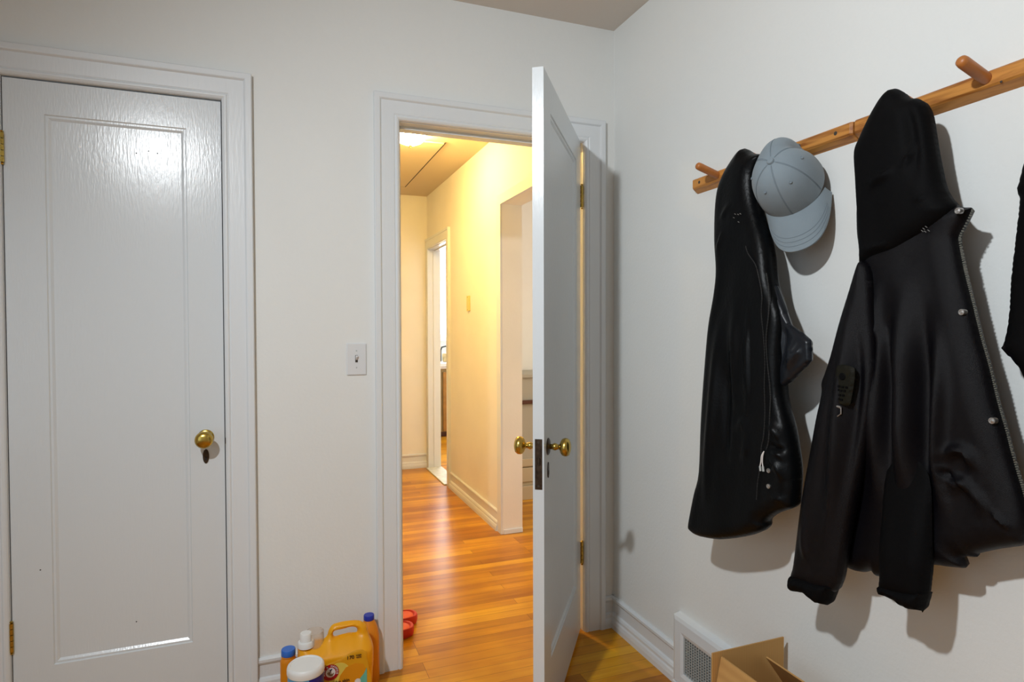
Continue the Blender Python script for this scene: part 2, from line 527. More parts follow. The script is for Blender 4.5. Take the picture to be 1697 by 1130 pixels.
# flat boards round the wide opening of the hall
b = MB(); b.box(HX - .012, HX + .001, .30, 1.34, 2.03, 2.09); b.box(HX - .012, HX + .001, 1.272, 1.34, 0, 2.03)
struct('trim_4', b, M['trim'])
# jambs
b = MB()
b.box(OL - .006, OL + .002, .0, .125, 0, OT); b.box(OR_ - .002, OR_ + .006, .0, .125, 0, OT); b.box(OL - .006, OR_ + .006, .0, .125, OT - .002, OT + .006)
b.box(OL, OL + .012, .045, .09, 0, OT); b.box(OR_ - .012, OR_, .045, .09, 0, OT); b.box(OL, OR_, .045, .09, OT - .013, OT)
struct('trim_5', b, M['trim'])
casing('trim_6', OL, OR_, OT, lambda u, z, t: (u, .12 + t, z))
b = MB()
b.box(DL - .004, DL + .0005, .0, .12, 0, DT); b.box(DR - .0005, DR + .004, .0, .12, 0, DT); b.box(DL, DR, .0, .12, DT - .0005, DT + .004)
b.box(DL, DL + .012, .042, .08, 0, DT); b.box(DR - .012, DR, .042, .08, 0, DT); b.box(DL, DR, .042, .08, DT - .012, DT)
struct('trim_7', b, M['trim'])
b = MB()
b.box(HX, HX + .13, 2.555, 2.562, 0, 1.985); b.box(HX, HX + .105, 3.208, 3.216, 0, 1.985); b.box(HX, HX + .105, 2.56, 3.21, 1.980, 1.986)
b.box(HX + .05, HX + .09, 2.56, 2.572, 0, 1.98); b.box(HX + .04, HX + .075, 3.202, 3.208, 0, 1.98); b.box(HX + .05, HX + .09, 2.56, 3.21, 1.968, 1.98)
struct('trim_8', b, M['trim'])
struct('trim_9', MB().box(-.075, .07, 2.565, 3.205, 0, .011), M['threshold'], bevel=.004)

# baseboards: wall-thick board with shoe below, cap moulding above
BP = [(0, .131), (.006, .131), (.013, .125), (.013, .116), (.008, .108), (.004, .104), (.004, .062), (.010, .058), (.014, .050), (.014, .040), (.018, .034), (.021, .020), (.021, 0), (0, 0)]
def baseboard(name, p0, p1, nrm, mat='trim'):
    vs = []; fs = []
    for p in (p0, p1):
        for t, z in BP: vs.append((p[0] + nrm[0] * t, p[1] + nrm[1] * t, z))
    n = len(BP)
    for i in range(n):
        fs.append((i, (i + 1) % n, n + (i + 1) % n, n + i))
    fs += [tuple(range(n)), tuple(range(2 * n - 1, n - 1, -1))]
    return struct(name, MB().add(vs, fs), M[mat])
baseboard('baseboard_back', (DR + .094, 0), (OL - .094, 0), (0, -1))
baseboard('baseboard_back_corner', (OR_ + .094, 0), (0, 0), (0, -1))
baseboard('baseboard_back_left', (WX0, 0), (DL - .094, 0), (0, -1))
baseboard('baseboard_right', (0, 0), (0, -.467), (-1, 0))
baseboard('baseboard_right_near', (0, -1.1), (0, WY0), (-1, 0))
baseboard('baseboard_hall', (HX, 1.34), (HX, 2.47), (-1, 0))
baseboard('baseboard_hall_end', (-1.02, 3.27), (HX, 3.27), (0, -1))
baseboard('baseboard_hall_left', (-1.02, .12), (-1.02, 3.27), (1, 0))
struct('baseboard_hall_return', MB().box(HX + .004, HX + .13, 1.262, 1.27, 0, .030), M['trim'], bevel=.003)
baseboard('baseboard_living', (.09, 2.42), (3.0, 2.42), (0, -1))

# attic hatch in the hall ceiling
b = MB(); b.box(-.80, -.31, 1.62, 2.92, HH - .008, HH + .001)
struct('trim_10', b, M['hall_ceiling'])
b = MB(); b.box(-.308, -.300, 1.60, 2.93, HH - .006, HH + .001); b.box(-.80, -.300, 2.922, 2.932, HH - .006, HH + .001)
struct('trim_11', b, M['scuff'])

# unseen window added in the left wall to go with the fill light
b = MB()
for y in (-3.45, -2.475, -1.5): b.box(WX0 - .08, WX0 - .03, y, y + .05, .65, 2.25)
for z in (.65, 1.42, 2.2): b.box(WX0 - .08, WX0 - .03, -3.45, -1.45, z, z + .05)
struct('added_window_1', b, M['trim'])
# kitchen window
b = MB()
b.box(.50, .58, 5.27, 5.30, 1.10, 2.38); b.box(1.5, 1.58, 5.27, 5.30, 1.10, 2.38); b.box(.50, 1.58, 5.27, 5.30, 2.30, 2.38)
b.box(.50, 1.58, 5.22, 5.30, 1.115, 1.145)
b.box(.58, 1.5, 5.31, 5.34, 1.86, 1.93); b.box(.58, 1.5, 5.31, 5.34, 2.02, 2.035); b.box(.58, 1.5, 5.31, 5.34, 1.14, 1.20)
b.box(.58, 1.5, 5.31, 5.34, 1.60, 1.61)
w2 = struct('window_2', b, M['trim'])
MB().box(.58, 1.5, 5.35, 5.355, 1.14, 2.30).build('window_pane', M['day_pane'], w2)

# ------------------------------------------------------------ doors
def door_leaf(W, H, T, stile, top, bot, flip=False):
    """room face at y=0 (normal -y), x 0..W, recessed panel with moulding on both faces"""
    mb = MB()
    x0, x1, z0, z1 = stile, W - stile, bot, H - top
    m = .016; dpt = .009
    for (yf, s) in ((0, 1), (T, -1)):
        def F(x, z, d): return (x, yf + s * d, z)
        rings = []
        rings.append([(0, 0, 0), (W, 0, 0), (W, H, 0), (0, H, 0)])
        for off, d in ((0, 0), (.003, .004), (.009, .004), (m, dpt)):
            rings.append([(x0 + off, z0 + off, d), (x1 - off, z0 + off, d), (x1 - off, z1 - off, d), (x0 + off, z1 - off, d)])
        vs = [F(*p) for r in rings for p in r]
        fs = []
        for i in range(len(rings) - 1):
            for k in range(4):
                fs.append((i * 4 + k, i * 4 + (k + 1) % 4, i * 4 + 4 + (k + 1) % 4, i * 4 + 4 + k))
        e = (len(rings) - 1) * 4
        fs.append((e, e + 1, e + 2, e + 3))
        mb.add(vs, fs)
    mb.add([(0, 0, 0), (W, 0, 0), (W, 0, H), (0, 0, H), (0, T, 0), (W, T, 0), (W, T, H), (0, T, H)], [(0, 1, 5, 4), (1, 2, 6, 5), (2, 3, 7, 6), (3, 0, 4, 7)])
    return mb

def place(o, loc, rz):
    o.location = loc; o.rotation_euler = (0, 0, rz)

def child(mb, name, mat, parent, **k):
    o = mb.build(name, mat, None, **k)
    o.parent = parent
    return o

KNOB = [(0.006, 0), (.0075, .004), (.0085, .012), (.0110, .017), (.0112, .022), (.0085, .027), (.0075, .031), (.010, .035), (.019, .038), (.0255, .043), (.028, .050), (.0275, .057), (.023, .064), (.013, .068), (0, .069)]
def keyplate(x, y, z, s, parent):
    b = MB()
    vs = []; n = 24
    for yy in (0, .0025):
        for k in range(n):
            t = 2 * math.pi * k / n
            vs.append((x + .0095 * math.cos(t), y - s * yy, z + .024 * math.sin(t)))
    b.add(vs, [tuple(range(n)), tuple(range(2 * n - 1, n - 1, -1))] + [(k, (k + 1) % n, n + (k + 1) % n, n + k) for k in range(n)])
    b.box(x - .002, x + .002, min(y - s * .0026, y - s * .0035), max(y - s * .0026, y - s * .0035), z - .014, z - .001, 1)
    return child(b, 'keyhole_plate', [M['brass_dark'], M['black']], parent)

# closet door (closed)
d1 = tag(door_leaf(DR - DL - .007, 2.028, .035, .104, .100, .216).build('door_1', M['door']), kind='structure')
place(d1, (DL + .0035, .001, .006), 0)
kx = -1.563 - (DL + .0035)
kb = child(MB().lathe([(.0, 0), (.026, 0), (.026, .002), (.022, .005), (.010, .007)], (kx, 0, .903), (0, -1, 0)).lathe([(r, h + .004) for r, h in KNOB], (kx, 0, .903), (0, -1, 0)), 'door_knob', M['brass'], d1, smooth=True)
keyplate(kx, 0, .839, 1, d1)
def hinge(x, y, z, parent, name='hinge', zl=.09, leaves=None):
    b = MB()
    n = 5; hh = zl / n
    for i in range(n):
        b.lathe([(0.0, 0), (.0058, .0006), (.0058, hh - .0012), (0, hh - .0006)], (x, y, z + i * hh), n=14)
    b.lathe([(0, 0), (.004, .001), (.0055, .004), (0, .007)], (x, y, z + zl), n=12)
    b.lathe([(0, 0), (.0055, -.003), (.003, -.007), (0, -.008)], (x, y, z), n=12)
    if leaves: 
        for q in leaves: b.box(*q)
    return child(b, name, M['brass'], parent, smooth=False)
hinge(.0005 - .002, -.006, .279, d1); hinge(.0005 - .002, -.006, 1.770, d1)
# nicks in the paint
b = MB()
for x, z in ((-1.755, 1.835), (-1.72, 1.845), (-1.695, 1.84), (-1.775, .31), (-2.03, .52)):
    xx = x - (DL + .0035)
    b.lathe([(0, 0), (.0022, 0), (.0016, .0004), (0, .0005)], (xx, .009 if -2.0 < x < -1.6 else 0, z), (0, -1, 0), n=7)
child(b, 'paint_nick', M['scuff'], d1)

# hall door (open into the room)
TH = math.radians(54.8)
WD = .765
d2m = door_leaf(WD, 2.022, .034, .110, .100, .216)
d2 = tag(d2m.build('door_2', M['door']), kind='structure')
# local x from free edge to hinge edge; local -y is the room face
place(d2, (-.601, -.630, .016), TH)
kz = .895
child(MB().lathe([(.0, 0), (.026, 0), (.026, .002), (.021, .005), (.010, .007)], (.060, 0, kz), (0, -1, 0)), 'rosette', M['brass_dark'], d2, smooth=True)
child(MB().lathe([(r, h + .002) for r, h in KNOB], (.060, 0, kz), (0, -1, 0)), 'door_knob', M['brass'], d2, smooth=True)
child(MB().lathe([(r, h + .002) for r, h in KNOB], (.060, .034, kz), (0, 1, 0)).lathe([(.0, 0), (.026, 0), (.026, .002), (.021, .005), (.010, .007)], (.060, .034, kz), (0, 1, 0)), 'door_knob', M['brass'], d2, smooth=True)
keyplate(.060, 0, kz - .072, 1, d2)
b = MB(); b.box(-.0015, .001, .0055, .0275, kz - .118, kz + .032)
b.lathe([(0, 0), (.0035, 0), (.003, .0006), (0, .0006)], (-.0015, .0165, kz + .022), (-1, 0, 0), n=12, mi=1)
b.lathe([(0, 0), (.0035, 0), (.003, .0006), (0, .0006)], (-.0015, .0165, kz - .108), (-1, 0, 0), n=12, mi=1)
lp = child(b, 'lock_plate', [M['brass_dark'], M['scuff']], d2)
b = MB(); b.add([(-.0015, .012, kz - .024), (-.008, .012, kz - .024), (-.0015, .021, kz - .024), (-.0015, .012, kz - .044), (-.008, .012, kz - .044), (-.0015, .021, kz - .044)], [(0, 1, 2), (3, 5, 4), (1, 4, 5, 2), (0, 3, 4, 1), (0, 2, 5, 3)])
child(b, 'latch_bolt', M['brass_dark'], lp)
b = MB(); b.box(-.003, -.0012, .012, .020, kz - .078, kz - .055)
child(b, 'dead_bolt', M['brass_dark'], lp)
hinge(WD + .007, -.006, .272, d2, leaves=[(WD - .0, WD + .006, -.001, .001, .272, .362)])
hinge(WD + .007, -.006, 1.755, d2, leaves=[(WD - .0, WD + .006, -.001, .001, 1.755, 1.845)])

# closet latch strike on the casing side
struct('trim_12', MB().box(DR - .0005, DR + .006, -.0095, -.0075, .885, .905), M['brass_dark'])

# ------------------------------------------------------------ wall fittings
t = thing('light_switch', (-1.067, 0, 1.162), 'white toggle light switch plate between the two doors', 'light switch')
b = MB(); b.box(-1.102, -1.032, -.006, 0, 1.104, 1.219)
b.build('switch_plate', M['switch_plate'], t, bevel=.003)
MB().box(-1.0715, -1.0625, -.0068, -.005, 1.150, 1.176).build('slot', M['scuff'], t)
b = MB(); b.add([(-1.0705, -.006, 1.158), (-1.0635, -.006, 1.158), (-1.0705, -.006, 1.172), (-1.0635, -.006, 1.172), (-1.0700, -.016, 1.169), (-1.064, -.016, 1.169), (-1.0700, -.015, 1.175), (-1.064, -.015, 1.175)], [(0, 1, 5, 4), (4, 5, 7, 6), (2, 6, 7, 3), (0, 4, 6, 2), (1, 3, 7, 5), (0, 2, 3, 1)])
b.build('toggle', M['switch_plate'], t)
for z in (1.131, 1.192):
    MB().lathe([(0, 0), (.0028, 0), (.0022, .001), (0, .0012)], (-1.067, -.006, z), (0, -1, 0), n=12).build('screw', M['grille'], t)

t = thing('wall_plate', (HX, 1.97, 1.45), 'narrow ivory plate on the hall wall between the kitchen doorway and the wide opening', 'wall plate')
MB().box(HX - .012, HX, 1.935, 1.995, 1.395, 1.505).build('plate', M['ivory'], t, bevel=.004)
for z in (1.405, 1.495):
    MB().lathe([(0, 0), (.004, 0), (.003, .001), (0, .0013)], (HX - .012, 1.965, z), (-1, 0, 0), n=10).build('screw', M['scuff'], t)

# ceiling light in the hall
t = thing('ceiling_light', (-.56, 1.47, HH), 'lit frosted glass dome light on the hall ceiling', 'ceiling light')
MB().lathe([(0, 0), (.075, 0), (.075, -.012), (.060, -.022), (0, -.022)], (-.56, 1.47, HH)).build('canopy', M['plastic_white'], t, smooth=True)
dome = MB().lathe([(.088, -.018), (.092, -.026), (.085, -.045), (.066, -.064), (.038, -.076), (.010, -.081), (0, -.081)], (-.56, 1.47, HH)).build('glass_dome', M['glass_lamp'], t, smooth=True)
dome.visible_shadow = True
MB().lathe([(0, -.080), (.009, -.081), (.011, -.086), (.005, -.092), (.005, -.098), (0, -.101)], (-.56, 1.47, HH), n=14).build('finial', M['brass'], t, smooth=True)

# return air grille in the right wall
t = thing('floor_vent', (0, -.75, .13), 'white framed metal grille low in the right wall behind the cardboard box', 'air vent')
vx0, vy0, vy1, vz0, vz1 = -.030, -.467, -1.06, .022, .255
gy0, gy1, gz0, gz1 = -.523, -1.0, .066, .198
b = MB()
def fr(y, z, x): return (x, y, z)
rings = [[(vy0, vz0, 0), (vy1, vz0, 0), (vy1, vz1 + .006, 0), (vy0, vz1 + .006, 0)],
         [(vy0 , vz0, -.026), (vy1 , vz0, -.026), (vy1 , vz1, -.026), (vy0 , vz1, -.026)],
         [(vy0 - .012, vz0 + .004, vx0), (vy1 + .012, vz0 + .004, vx0), (vy1 + .012, vz1 - .012, vx0), (vy0 - .012, vz1 - .012, vx0)],
         [(gy0 + .012, gz0 - .012, vx0), (gy1 - .012, gz0 - .012, vx0), (gy1 - .012, gz1 + .012, vx0), (gy0 + .012, gz1 + .012, vx0)],
         [(gy0, gz0, vx0 + .004), (gy1, gz0, vx0 + .004), (gy1, gz1, vx0 + .004), (gy0, gz1, vx0 + .004)],
         [(gy0, gz0, -.004), (gy1, gz0, -.004), (gy1, gz1, -.004), (gy0, gz1, -.004)]]
vs = [(x, y, z) for r in rings for (y, z, x) in r]
fs = []
for i in range(len(rings) - 1):
    for k in range(4): fs.append((i * 4 + k, i * 4 + (k + 1) % 4, i * 4 + 4 + (k + 1) % 4, i * 4 + 4 + k))
b.add(vs, fs)
b.build('frame', M['trim'], t)
MB().box(-.006, -.002, gy1, gy0, gz0, gz1).build('duct_back', M['black'], t)
b = MB()
y = gy0 - .004
while y > gy1:
    b.box(-.024, -.020, y - .0017, y + .0017, gz0, gz1); y -= .0125
z = gz0 + .004
k = 0
while z < gz1:
    b.box(-.021, -.018, gy1, gy0, z - .0010, z + .0010); z += .0095; k += 1
b.build('grille', M['grille'], t)
struct('baseboard_right_vent', MB().box(-.033, 0, -1.1, -.467, 0, .022), M['trim'], bevel=.003)

# ------------------------------------------------------------ coat rails
def rail(name, y0, y1, z0, label):
    """front-bevelled strip of oak, running along -y on the right wall"""
    t = thing(name, (0, (y0 + y1) / 2, z0), label, 'coat rack', 'oak peg rails on the right wall')
    prof = [(0, 1.728), (-.022, 1.740), (-.026, 1.7445), (-.026, 1.7695), (-.023, 1.7725), (0, 1.7725)]
    b = MB()
    dz = lambda y: (abs(y) - 1.0) * .0085
    def ring(y, shr): return [(x * (1 if x > -.02 else shr), y, z + dz(y)) for x, z in prof]
    rs = [ring(y0 , .8), ring(y0 - .006, 1), ring(y1 + .006, 1), ring(y1, .8)]
    n = len(prof)
    vs = [p for r in rs for p in r]; fs = []
    for i in range(3):
        for k in range(n): fs.append((i * n + k, i * n + (k + 1) % n, (i + 1) * n + (k + 1) % n, (i + 1) * n + k))
    fs += [tuple(range(n)), tuple(3 * n + k for k in range(n - 1, -1, -1))]
    b.add(vs, fs).build('board', M['rail'], t)
    return t, dz
r1, dz = rail('coat_rack', -.560, -1.181, 1.75, 'oak peg rail nearer the corner, holding a black jacket and a grey cap')
r2, dz = rail('coat_rack', -1.185, -1.95, 1.75, 'oak peg rail running out of the photo at the right, holding the long black coat')
def peg(y, par, L=.092):
    z = 1.757 + dz(y)
    p0 = Vector((-.020, y, z)); d = Vector((-.092, -.004, .026)).normalized()
    MB().tube([p0, p0 + d * (L - .012), p0 + d * (L - .005), p0 + d * (L - .0015), p0 + d * L], [.0115, .0118, .0108, .0075, .003], n=16).build('peg', M['peg'], par, smooth=True)
def screw(y, par):
    MB().lathe([(0, 0), (.0052, 0), (.0042, .0008), (0, .0005)], (-.026, y, 1.757 + dz(y)), (-1, 0, 0), n=12).build('screw', M['scuff'], par)
peg(-.690, r1); peg(-.872, r1, .045); peg(-.995, r1, .032)
for y in (-.600, -1.135): screw(y, r1)
peg(-1.335, r2, .042); peg(-1.487, r2); peg(-1.70, r2, .050)
screw(-1.24, r2)
MB().lathe([(0, 0), (.0025, 0), (0, .0006)], (-.026, -1.515, 1.7465), (-1, 0, 0), n=8).build('screw', M['scuff'], r2)

# ------------------------------------------------------------ garments
def hangmap(a, b):
    return lambda u, v, d: (a + b * (v - 1.75) - d, u, v)
def wallmap(xc):
    return lambda u, v, d: (xc - d, u, v)
def teeth(pts, xc, size, mat, parent, name, depthf=None):
    P = resample(catmull(pts, 4, False), .0038, False)
    b = MB()
    for i in range(len(P) - 1):
        p, q = P[i], P[i + 1]
        m = (p + q) / 2; dx = (depthf(m) if depthf else 0)
        nrm = np.array([-(q - p)[1], (q - p)[0]]); nrm /= np.linalg.norm(nrm) + 1e-9
        tg = (q - p) / (np.linalg.norm(q - p) + 1e-9)
        h = size * (1 if i % 2 else .6)
        c = [m + nrm * h * a + tg * .0013 * c_ for a, c_ in ((-1, -1), (1, -1), (1, 1), (-1, 1))]
        xx = xc(m) if callable(xc) else xc
        vs = [(xx - dx - s * .0012, k[0], k[1]) for s in (-1, 1) for k in c]
        b.add(vs, [(0, 1, 2, 3), (7, 6, 5, 4), (0, 4, 5, 1), (1, 5, 6, 2), (2, 6, 7, 3), (3, 7, 4, 0)])
    return b.build(name, mat, parent)
def snap(y, z, x, parent):
    MB().lathe([(0, -.010), (.0058, -.010), (.0062, -.001), (.0056, .0003), (.0042, .0005), (.0038, -.0002), (.0024, .0002), (0, .0008)], (x, y, z), (-1, 0, 0), n=18).build('snap_button', M['nickel'], parent, smooth=True)

# long black coat in the middle
XC = -.095
c2 = thing('black_coat', (-.03, -1.32, 1.75), 'long black hooded coat with silver snaps and an olive arm patch', 'coat', 'black outerwear on the peg rails')
torso = [(-1.2660, 1.5640), (-1.2630, 1.4960), (-1.2700, 1.4260), (-1.2590, 1.3030), (-1.2350, 1.1350), (-1.2170, 0.9330), (-1.2080, 0.7720), (-1.2160, 0.7240), (-1.2320, 0.7170), (-1.2570, 0.7110), (-1.2850, 0.7160), (-1.3070, 0.7280), (-1.3140, 0.7240), (-1.3270, 0.7210), (-1.3680, 0.7410), (-1.4080, 0.7660), (-1.4370, 0.7870), (-1.4760, 0.7970), (-1.5060, 0.8060), (-1.5050, 0.8180), (-1.5020, 0.8270), (-1.5180, 0.8310), (-1.5270, 0.8350), (-1.5280, 0.8410), (-1.5480, 0.8530), (-1.5680, 0.8640), (-1.5880, 0.8740), (-1.6100, 0.8880), (-1.6140, 0.9210), (-1.6090, 0.9520), (-1.6020, 0.9810), (-1.5930, 1.0100), (-1.5840, 1.0420), (-1.5730, 1.0850), (-1.5580, 1.1380), (-1.5440, 1.1980), (-1.5280, 1.2550), (-1.5120, 1.3210), (-1.5000, 1.3680), (-1.4940, 1.3950), (-1.4870, 1.4330), (-1.4860, 1.4490), (-1.4950, 1.4670), (-1.5050, 1.4870), (-1.5090, 1.5000), (-1.4940, 1.5040), (-1.4800, 1.5130), (-1.4640, 1.5310), (-1.4440, 1.5630), (-1.4120, 1.5850), (-1.3590, 1.5970), (-1.3020, 1.5970)]
F2 = [([(-1.3350, 1.3940), (-1.3310, 1.2830), (-1.3500, 1.2390), (-1.3470, 1.1290), (-1.3380, 0.9850), (-1.3300, 0.8640)], 0.0200, 0.0143),
      ([(-1.3940, 1.4140), (-1.3930, 1.2830), (-1.3990, 1.1550), (-1.4050, 0.9860), (-1.4140, 0.8490)], 0.0275, 0.0312),
      ([(-1.3720, 1.3650), (-1.3710, 1.1980), (-1.3710, 0.9920), (-1.3760, 0.8120)], -0.0150, 0.0130),
      ([(-1.4330, 1.3610), (-1.4380, 1.2020), (-1.4410, 1.0060), (-1.4530, 0.8370)], -0.0200, 0.0169),
      ([(-1.4560, 1.2990), (-1.4720, 1.1610), (-1.4660, 1.0190), (-1.4710, 0.9630), (-1.4900, 0.8730)], 0.0175, 0.0130),
      ([(-1.4750, 1.0100), (-1.5020, 1.0350), (-1.5260, 1.0320), (-1.5400, 0.9910)], 0.0125, 0.0104),
      ([(-1.4800, 0.9890), (-1.5100, 0.9760), (-1.5360, 0.9840)], 0.0125, 0.0091),
      ([(-1.4860, 0.9430), (-1.5140, 0.9730), (-1.5470, 0.9470), (-1.5430, 0.9120)], 0.0088, 0.0117),
      ([(-1.4800, 1.0010), (-1.4910, 0.9850), (-1.5250, 0.9640)], -0.0125, 0.0065),
      ([(-1.5620, 0.9400), (-1.5830, 0.9230), (-1.6020, 0.9070)], 0.0075, 0.0052),
      ([(-1.2890, 1.4110), (-1.3080, 1.2840), (-1.3300, 1.1700), (-1.3250, 1.0360), (-1.3030, 0.8840)], 0.0175, 0.0104)]
inflate('body', torso, .030, .045, wallmap(XC), M['cloth_black'], c2, folds=F2, back=.035, step=.0048, noise=.0030, nscale=38, seed=3)
hood = [(-1.3550, 1.7800), (-1.3450, 1.7790), (-1.3310, 1.7700), (-1.3130, 1.7500), (-1.2950, 1.7250), (-1.2790, 1.6980), (-1.2650, 1.6670), (-1.2690, 1.6030), (-1.2740, 1.5340), (-1.2800, 1.4660), (-1.2850, 1.4110), (-1.3260, 1.4200), (-1.3680, 1.4290), (-1.4080, 1.4490), (-1.4450, 1.4680), (-1.4750, 1.4870), (-1.4850, 1.5070), (-1.4710, 1.5290), (-1.4590, 1.5540), (-1.4510, 1.5870), (-1.4420, 1.6320), (-1.4340, 1.6820), (-1.4280, 1.7100), (-1.4190, 1.7300), (-1.4070, 1.7410), (-1.3940, 1.7460), (-1.3820, 1.7550), (-1.3690, 1.7710)]
inflate('hood', hood, .034, .04, wallmap(-.105), M['cloth_matte'], c2, folds=[
      ([(-1.4110, 1.6560), (-1.4150, 1.6350), (-1.4060, 1.6080), (-1.4000, 1.5930)], .006, 0.0052),
      ([(-1.3130, 1.5780), (-1.3460, 1.5860), (-1.3900, 1.6010)], .009, 0.0091),
      ([(-1.3780, 1.7680), (-1.4050, 1.7090), (-1.4180, 1.6310), (-1.4270, 1.5440)], -.010, 0.0130),
      ([(-1.2970, 1.4370), (-1.3330, 1.4430), (-1.3750, 1.4490)], .006, 0.0078),
      ([(-1.4170, 1.5310), (-1.4420, 1.5290), (-1.4450, 1.5450)], .004, 0.0039)], back=.045, step=.0048, noise=.002, nscale=45, seed=5)
# hanging loop over the peg
sleeve = [(-1.3052, 1.4188), (-1.2935, 1.4093), (-1.2756, 1.3542), (-1.2530, 1.2826), (-1.2331, 1.2090), (-1.2197, 1.1690), (-1.2105, 1.1430), (-1.2116, 1.1162), (-1.1986, 1.0549), (-1.1802, 0.9469), (-1.1644, 0.8501), (-1.1532, 0.7647), (-1.1451, 0.6910), (-1.1389, 0.6591), (-1.1691, 0.6543), (-1.2049, 0.6566), (-1.2391, 0.6602), (-1.2649, 0.6733), (-1.2724, 0.6872), (-1.2795, 0.7090), (-1.2844, 0.7447), (-1.2939, 0.8194), (-1.3139, 0.9316), (-1.3352, 1.0671), (-1.3451, 1.1849), (-1.3348, 1.3014), (-1.3239, 1.3933)]
inflate('sleeve', sleeve, .026, .04, hangmap(-.120, .035), M['cloth_black'], c2, folds=[
      ([(-1.2920, 1.3693), (-1.2895, 1.2380), (-1.2831, 1.1273), (-1.2724, 0.9629), (-1.2556, 0.8215), (-1.2328, 0.7307)], .016, 0.0156),
      ([(-1.2641, 1.2484), (-1.2454, 1.1098), (-1.2263, 0.9675), (-1.2015, 0.8198)], .006, 0.0130),
      ([(-1.3102, 1.3284), (-1.3194, 1.1702), (-1.3108, 1.0106), (-1.2867, 0.8443)], -.010, 0.0130),
      ([(-1.1974, 0.8330), (-1.1917, 0.7595), (-1.2063, 0.7071)], .006, 0.0104)], back=.035, step=.0048, noise=.0030, nscale=40, seed=8)
cuff = [(-1.1406, 0.6656), (-1.1367, 0.6493), (-1.1390, 0.6353), (-1.1479, 0.6283), (-1.1609, 0.6306), (-1.1736, 0.6342), (-1.1843, 0.6377), (-1.1934, 0.6363), (-1.2023, 0.6334), (-1.2111, 0.6327), (-1.2217, 0.6293), (-1.2318, 0.6314), (-1.2419, 0.6326), (-1.2499, 0.6409), (-1.2558, 0.6572), (-1.2617, 0.6734), (-1.2678, 0.6826), (-1.2545, 0.6885), (-1.2212, 0.6814), (-1.1862, 0.6782), (-1.1591, 0.6725)]
inflate('cuff', cuff, .030, .02, hangmap(-.120, .035), M['cloth_matte'], c2, folds=[([(-1.1561, 0.6552), (-1.1762, 0.6585)], .004, 0.0039)], back=.03, step=.006, noise=.002, nscale=200, seed=9)
sl2 = [(-1.3627, 0.9669), (-1.3590, 0.8373), (-1.3613, 0.7736), (-1.3640, 0.7412), (-1.3633, 0.7281), (-1.3676, 0.7144), (-1.3909, 0.7160), (-1.4173, 0.7191), (-1.4427, 0.7233), (-1.4619, 0.7347), (-1.4644, 0.7441), (-1.4662, 0.7674), (-1.4675, 0.8013), (-1.4655, 0.8697), (-1.4538, 0.9743), (-1.4145, 1.0027)]
inflate('sleeve', sl2, .028, .035, hangmap(-.080, .060), M['cloth_matte'], c2, back=.03, step=.0055, Tfun=lambda u, v: .028 * min(1, max(.15, (1.02 - v) / .22)), noise=.002, nscale=60, seed=11)
cf2 = [(-1.3634, 0.7256), (-1.3664, 0.7113), (-1.3751, 0.7046), (-1.3859, 0.7077), (-1.3968, 0.7076), (-1.4068, 0.7069), (-1.4130, 0.7037), (-1.4195, 0.7028), (-1.4273, 0.7035), (-1.4350, 0.7019), (-1.4437, 0.7055), (-1.4523, 0.7068), (-1.4549, 0.7043), (-1.4592, 0.7157), (-1.4621, 0.7300), (-1.4648, 0.7419), (-1.4622, 0.7504), (-1.4414, 0.7459), (-1.4031, 0.7383), (-1.3816, 0.7364)]
inflate('cuff', cf2, .028, .018, hangmap(-.080, .060), M['cloth_matte'], c2, back=.028, step=.006, noise=.002, nscale=200, seed=12)
# front edge: zipper tape and teeth
zl = [(-1.5090, 1.4980), (-1.5040, 1.4850), (-1.4940, 1.4660), (-1.4860, 1.4490), (-1.4870, 1.4330), (-1.4950, 1.3950), (-1.5010, 1.3680), (-1.5120, 1.3210), (-1.5280, 1.2550), (-1.5440, 1.1980), (-1.5580, 1.1380), (-1.5730, 1.0850), (-1.5840, 1.0430), (-1.5940, 1.0110), (-1.6030, 0.9810), (-1.6090, 0.9520)]
teeth(zl, -.0955, .0042, M['zipper'], c2, 'zipper')
for (yy, zz, xx) in [(-1.5020, 1.4940, -.126), (-1.5070, 1.3010, -.1195), (-1.5630, 1.1010, -.119), (-1.6030, 0.8970, -.103)]:
    snap(yy, zz, xx, c2)
# olive patch with a metal ring on the sleeve
pt = [(-1.2830, 1.1880), (-1.2980, 1.1910), (-1.3200, 1.1870), (-1.3260, 1.1800), (-1.3250, 1.1560), (-1.3170, 1.1120), (-1.3120, 1.1030), (-1.2990, 1.1000), (-1.2800, 1.1040), (-1.2740, 1.1140), (-1.2750, 1.1410), (-1.2780, 1.1750)]
pa = inflate('arm_patch', pt, .005, .006, wallmap(-.179), M['patch'], c2, back=.012, step=.005)
b = MB()
c_ = [(-1.2990, 1.1650)][0]
b.lathe([(0, 0), (.0085, 0), (.007, .001), (0, .0012)], (-.1845, c_[0], c_[1]), (-1, 0, 0), n=14)
for q in [(-1.2830, 1.1450), (-1.2910, 1.1430), (-1.3000, 1.1420), (-1.3100, 1.1420), (-1.2880, 1.1350), (-1.2960, 1.1340), (-1.3050, 1.1340), (-1.2850, 1.1250), (-1.2930, 1.1240), (-1.3020, 1.1240), (-1.2900, 1.1150), (-1.2980, 1.1140)]:
    b.box(-.1855, -.1838, q[0] - .0030, q[0] + .0030, q[1] - .0022, q[1] + .0022)
b.build('patch_print', M['cloth_matte'], pa)
pts = [(-1.2800, 1.1000), (-1.2800, 1.0840), (-1.2880, 1.0760), (-1.2970, 1.0830), (-1.2970, 1.0970)]
b = MB(); b.tube([(-.185, p[0], p[1]) for p in pts], .0014, n=8); b.tube([(-.185, *pts[0]), (-.185, *pts[-1])], .0028, n=8)
b.build('ring', M['nickel'], pa, smooth=True)
b = MB()
